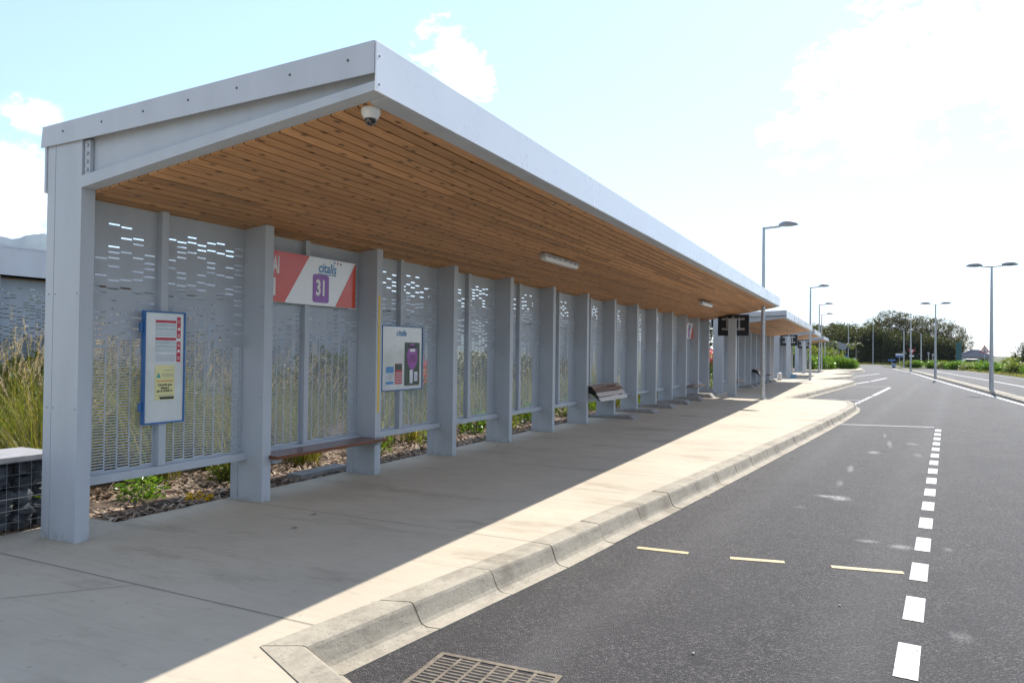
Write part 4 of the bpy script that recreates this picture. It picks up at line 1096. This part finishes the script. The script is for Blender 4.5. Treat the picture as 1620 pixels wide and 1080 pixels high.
for (x,y,h_) in clumps:
    near = y < 9
    close = near and x > -9.2
    for q in range(330 if close else (150 if near else 90)):
        az = rn.uniform(0,6.28) if rn.random() < .45 else rn.gauss(1.4,.7); r_ = rn.uniform(0,.24); a0 = rn.uniform(0,6.28)
        blade(tg,Vector((x+_m.cos(a0)*r_,y+_m.sin(a0)*r_,-.06)),az,rn.uniform(.03,.5),h_*rn.uniform(.4,1.0),rn.uniform(.004,.009) if close else .014,rn.uniform(.05,.55),6 if close else 4)
    for q in range(20 if near else 7):
        az = rn.gauss(1.4,1.); ln = h_*rn.uniform(.95,1.22)
        tip,td = blade(tg,Vector((x,y,-.06)),az,rn.uniform(.03,.36),ln,.004,rn.uniform(.02,.22))
        a2 = _m.atan2(td.y,td.x)
        for w in range(11):
            u = w/11; c = tip-td*.22*u
            for e in range(2):
                dd = td+Vector((rn.uniform(-1,1),rn.uniform(-1,1),rn.uniform(-.6,.6)))*.55
                leaf_quad(pl,c,dd,.038,.005,rn)
struct('tall_grass', tg, M['grass'], 'stuff'); struct('grass_plumes', pl, M['plume'], 'stuff')

hl = 'dark green bush standing behind the tall grass, seen through the perforated panels'
hb = []
for i in range(2):
    r = shrub(lobes_for(1.2,1.1,1.5,5),2200,.13,140+i,'forest'); hb.append(r)
for i in range(12):
    o = hb[i] if i < 2 else copy_tree(hb[i%2])
    o.location = (-11.9+.5*_m.sin(i*2.3),5.+i*2.15,-.1); o.scale = (1,1,.95+.15*_m.sin(i*1.7)); o.rotation_euler = (0,0,i*1.9); o['label'] = hl; o['group'] = 'bushes behind the tall grass'; o['category'] = 'bush'
for i in range(7):
    o = copy_tree(hb[i%2]); o.location = (-24.5+.8*_m.sin(i*2.3),9.+i*3.2,-.1); o.scale = (2.1,2.1,2.3); o.rotation_euler = (0,0,i*1.3); o['category'] = 'bush'
    o['label'] = 'tall dark bush beyond the rear shelter, glimpsed through its slots'; o['group'] = 'bushes beyond the rear shelter'
# low leafy plants in the bed
rn = random.Random(55)
bl = 'low green leafy plant in the mulch behind the near shelter'
PLT = []
for i in range(2):
    b = MB(); rn2 = random.Random(90+i)
    for q in range(260):
        az = rn2.uniform(0,6.28); rr = rn2.uniform(0,.3); z = rn2.uniform(.02,.42)*(1-rr)
        leaf_quad(b,Vector((rr*_m.cos(az),rr*_m.sin(az),z)),Vector((_m.cos(az),_m.sin(az),rn2.uniform(-.2,.8))),rn2.uniform(.05,.12),rn2.uniform(.025,.05),rn2,.01)
    for q in range(16):
        az = q*.393; e = Vector((_m.cos(az)*.36,_m.sin(az)*.36,.06+.2*rn2.random())); b.tube([(0,0,-.02),tuple(e*.5+Vector((0,0,.1))),tuple(e)],[.006,.005,.002],4,False)
    b.tube([(0,0,-.05),(0,0,.38)],[.01,.004],4,False)
    o = b.build('leafy_plant',M[('shrubleaf','shrubleaf2')[i]],None); tag(o,bl,'plant','low plants in the mulch bed'); PLT.append(o)
first = {0:1,1:1}
for i,(x,y,s_) in enumerate([(-6.75,5.05,.75),(-6.9,6.35,.8),(-7.0,9.2,1.),(-6.7,10.6,.9),(-6.9,12.4,1.1),(-6.75,13.4,1.),(-6.9,15,1.2),(-6.8,16.6,1.2),(-7,18.4,1.3),(-6.8,20.5,1.3),(-7.,22.5,1.4),(-7.9,4.55,.9),(-7.2,4.2,.9)]):
    k_ = i%2
    o = PLT[k_] if first[k_] else copy_tree(PLT[k_]); first[k_] = 0
    o.location = (x,y,-.03); o.scale = (s_,s_,s_); o.rotation_euler = (0,0,i*2.4); o['label'] = bl; o['category'] = 'plant'; o['group'] = 'low plants in the mulch bed'
PLT[0]['label'] = PLT[1]['label'] = bl
fp = MB()
for q in range(46):
    az = rn.uniform(0,6.28); rr = rn.uniform(0,.12); leaf_quad(fp,Vector((rr*_m.cos(az),rr*_m.sin(az),rn.uniform(.02,.09))),Vector((_m.cos(az),_m.sin(az),rn.uniform(.1,.9))),.05,.035,rn,.01)
for q in range(12):
    az = q*.52; fp.tube([(0,0,-.02),(.14*_m.cos(az),.14*_m.sin(az),.05)],[.004,.003],4,False)
tag(fp.build('yellow_flower_clump',M['petaly'],None,(-6.3,5.38,-.03)),'small clump of yellow flowers at the pavement edge left of the second column','flowers')
def flower_shrub(loc, s_, seed, lab):
    r = empty('flowering_shrub',loc,0,(s_,s_,s_)); tag(r,lab,'shrub','pink flowering shrubs'); rn = random.Random(seed)
    crown([(0,0,.8,.8,.8,.8),(.2,.3,1.6,.6,.6,.6),(-.3,-.2,1.5,.5,.6,.6)],1900,.15,seed,.5,.6,.5,6).build('foliage',M['shrubleaf'],r)
    crown([(.1,0,2.05,.6,.7,.42),(-.4,.3,1.75,.3,.4,.3),(.5,-.3,1.7,.3,.4,.3)],900,.1,seed+1,.6,.7,.5,8).build('blossom',M['petal'],r)
    b = MB()
    for q in range(6): b.tube([(0,0,-.1),(rn.uniform(-.2,.2),rn.uniform(-.2,.2),.9),(rn.uniform(-.5,.5),rn.uniform(-.5,.5),1.8)],[.025,.018,.008],5)
    b.build('stems',M['bark'],r)
flower_shrub((-6.75,33.75,-.05),.72,3,'pink flowering shrub in the gap past the last column of the near shelter')
flower_shrub((-8.6,13.05,-.05),.56,4,'pink flowers showing through the perforated panel beside the wide poster case')
tree('garden_tree',(-9.2,42.5,-.1),[(0,0,2.4,1.,1.,1.),(.4,.5,3.3,.9,.9,.8),(-.6,0,3.0,.8,.8,.8)],3500,.16,81,'treeleaf2','dark tree behind the gap between the first and second shelters',h=3,r0=.1)
tree('garden_tree',(-40,26,-.1),[(0,0,4.5,1.6,1.6,1.),(1,1,4.9,1.3,1.3,.9)],2500,.25,82,'treeleaf','small round tree top peeping over the rear shelter roof',h=4,r0=.15)

# mulch chips, twigs, debris
ch_ = MB(); rn = random.Random(19)
for q in range(9000):
    y = 3.5+rn.random()**1.6*17; x = -6.16-rn.random()**1.5*1.6-(.4 if y < 4.35 else 0)
    L_ = rn.uniform(.015,.06); W_ = rn.uniform(.006,.018); az = rn.uniform(0,3.14); t = rn.uniform(-.5,.5)
    c = Vector((x,y,-.02+rn.uniform(0,.045))); d = Vector((_m.cos(az),_m.sin(az),t)); sd = Vector((-_m.sin(az),_m.cos(az),rn.uniform(-.4,.4)))
    ch_.face([c-d*L_-sd*W_,c+d*L_-sd*W_,c+d*L_+sd*W_,c-d*L_+sd*W_])
struct('mulch_chips', ch_, M['chip'], 'stuff')
tw = MB()
for q in range(260):
    y = 3.8+rn.random()**1.3*12; x = -6.25-rn.random()*1.2-(.4 if y < 4.35 else 0); az = rn.uniform(0,6.28); ln = rn.uniform(.1,.38)
    c = Vector((x,y,.0)); e = c+Vector((_m.cos(az)*ln,_m.sin(az)*ln,rn.uniform(0,.12)))
    if e.x > -6.17: e.x = -6.17
    tw.tube([tuple(c),tuple(c.lerp(e,.5)+Vector((0,0,.02))),tuple(e)],[.004,.004,.002],4,False)
struct('dry_stalks', tw, M['chip'], 'stuff')
gt = MB()
for (x,y) in ((-6.12,5.95),(-6.12,9.6),(-6.12,10.0),(-6.12,11.5),(-6.14,11.9),(-6.14,7.9)):
    for q in range(16): blade(gt,Vector((x+rn.uniform(-.06,.03),y+rn.uniform(-.12,.12),-.03)),rn.uniform(-1.2,.9),rn.uniform(.2,.8),rn.uniform(.15,.42),.006,rn.uniform(.2,.6))
struct('edge_grass', gt, M['grass'], 'stuff')
pb_ = MB(); pb_.box(-.12,-.45,-.03,.12,.45,.06); tag(pb_.build('kerb_stone',M['footing'],None,(-6.32,7.25,0)),'loose concrete kerb block lying in the mulch under the brown bench','kerb block')
# strips of grass and litter at the foot of the verge
gv = MB()
for q in range(9000):
    y = rn.uniform(32,112); t = y
    x0 = 11.3 if y < 60 else (11.3-(y-60)*.012 if y < 90 else 10.8-(y-90)*.1)
    blade(gv,Vector((x0+rn.random()**1.4*2.2,y,-.14)),rn.uniform(0,6.28),rn.uniform(0,.6),rn.uniform(.12,.4),.03,rn.uniform(.1,.5),3)
struct('verge_grass', gv, M['grass'], 'stuff')
gv = MB()
for q in range(5000):
    x = rn.uniform(-14,14); y = rn.uniform(153,158)
    blade(gv,Vector((x,y,-.25)),rn.uniform(0,6.28),rn.uniform(0,.6),rn.uniform(.2,.7),.05,rn.uniform(.1,.5),3)
struct('far_grass', gv, M['grass'], 'stuff')

# ------------------------------------------------------------------ air
hz = MB(); hz.box(-9500,-9500,-1.3,9500,12500,1000)
hm = bpy.data.materials.new('haze_air'); hm.use_nodes = True; t_ = hm.node_tree
t_.nodes.remove(t_.nodes['Principled BSDF'])
pvn = t_.nodes.new('ShaderNodeVolumePrincipled'); pvn.inputs['Color'].default_value = (.66,.79,1,1); pvn.inputs['Density'].default_value = .00008; pvn.inputs['Anisotropy'].default_value = .1
L(t_, pvn.outputs[0], t_.nodes['Material Output'].inputs['Volume'])
struct('haze', hz, hm, 'stuff')
# ------------------------------------------------------------------ light
EL, AZ = R(48.2), R(5.3)
sv = Vector((_m.sin(AZ)*_m.cos(EL),_m.cos(AZ)*_m.cos(EL),_m.sin(EL)))
sl = bpy.data.lights.new('sun','SUN'); sl.energy = SUN_E; sl.angle = R(.55); sl.color = (1,.955,.88)
so = bpy.data.objects.new('sun',sl); COL.objects.link(so); so.rotation_euler = (-sv).to_track_quat('-Z','Y').to_euler()
so.location = (0,0,60)
w = bpy.data.worlds.new('World'); S.world = w; w.use_nodes = True; nt = w.node_tree
bg = nt.nodes['Background']
sky = nt.nodes.new('ShaderNodeTexSky'); sky.sky_type = 'NISHITA'; sky.sun_disc = False; sky.sun_elevation = EL; sky.sun_rotation = AZ
sky.air_density = 1.0; sky.dust_density = .25; sky.ozone_density = 1.0; sky.altitude = 50
tc = nt.nodes.new('ShaderNodeTexCoord'); D = tc.outputs['Generated']
def dirv(az, el): return (_m.sin(R(az))*_m.cos(R(el)),_m.cos(R(az))*_m.cos(R(el)),_m.sin(R(el)))
# clouds: a few banks in given parts of the sky, unseen fill banks behind the camera, broken up by noise
dm = nt.nodes.new('ShaderNodeVectorMath'); dm.operation = 'MULTIPLY'; L(nt,D,dm.inputs[0]); dm.inputs[1].default_value = (1,1,1.8)
n1 = nd(nt,'ShaderNodeTexNoise',i_Scale=17.,i_Detail=11.,i_Roughness=.66); L(nt,dm.outputs[0],n1.inputs['Vector'])
tot = None
for (az,el,ra,st) in CLOUDS_AND_FILL:
    ds = nt.nodes.new('ShaderNodeVectorMath'); ds.operation = 'DISTANCE'; L(nt,D,ds.inputs[0]); ds.inputs[1].default_value = dirv(az,el)
    v_ = mth(nt,'MULTIPLY',mth(nt,'SUBTRACT',1.,mth(nt,'MULTIPLY',ds.outputs['Value'],1/R(ra))),st)
    v_ = mth(nt,'MAXIMUM',v_,0.)
    tot = v_ if tot is None else mth(nt,'MAXIMUM',tot,v_)
cm_ = mth(nt,'ADD',mth(nt,'MULTIPLY',tot,.55),mth(nt,'MULTIPLY',mth(nt,'MULTIPLY',mth(nt,'SUBTRACT',n1.outputs['Fac'],.52),1.9),mth(nt,'MINIMUM',mth(nt,'MULTIPLY',tot,3.),1.)))
cf = ramp(nt,cm_,[(.1,0.),(.42,1.)])
cl_ = mix(nt, mth(nt,'MULTIPLY',cf,.85), sky.outputs[0], CLOUD_C)
# thin bright haze on the sunward half of the sky
fd = nt.nodes.new('ShaderNodeVectorMath'); fd.operation = 'DOT_PRODUCT'; L(nt,D,fd.inputs[0]); fd.inputs[1].default_value = dirv(-18,22)
vf = nt.nodes.new('ShaderNodeMapRange'); vf.interpolation_type = 'SMOOTHSTEP'; vf.inputs[1].default_value = .1; vf.inputs[2].default_value = .95; L(nt,fd.outputs['Value'],vf.inputs[0])
cl_ = mix(nt, vf.outputs[0], cl_, VEIL, 'ADD')
L(nt,cl_,bg.inputs[0]); bg.inputs[1].default_value = SKY_S

S.view_settings.view_transform = 'Standard'; S.view_settings.look = 'None'; S.view_settings.exposure = EXPO; S.view_settings.gamma = 1
S.cycles.max_bounces = 8; S.cycles.diffuse_bounces = 4; S.cycles.transparent_max_bounces = 8
S.cycles.use_denoising = True
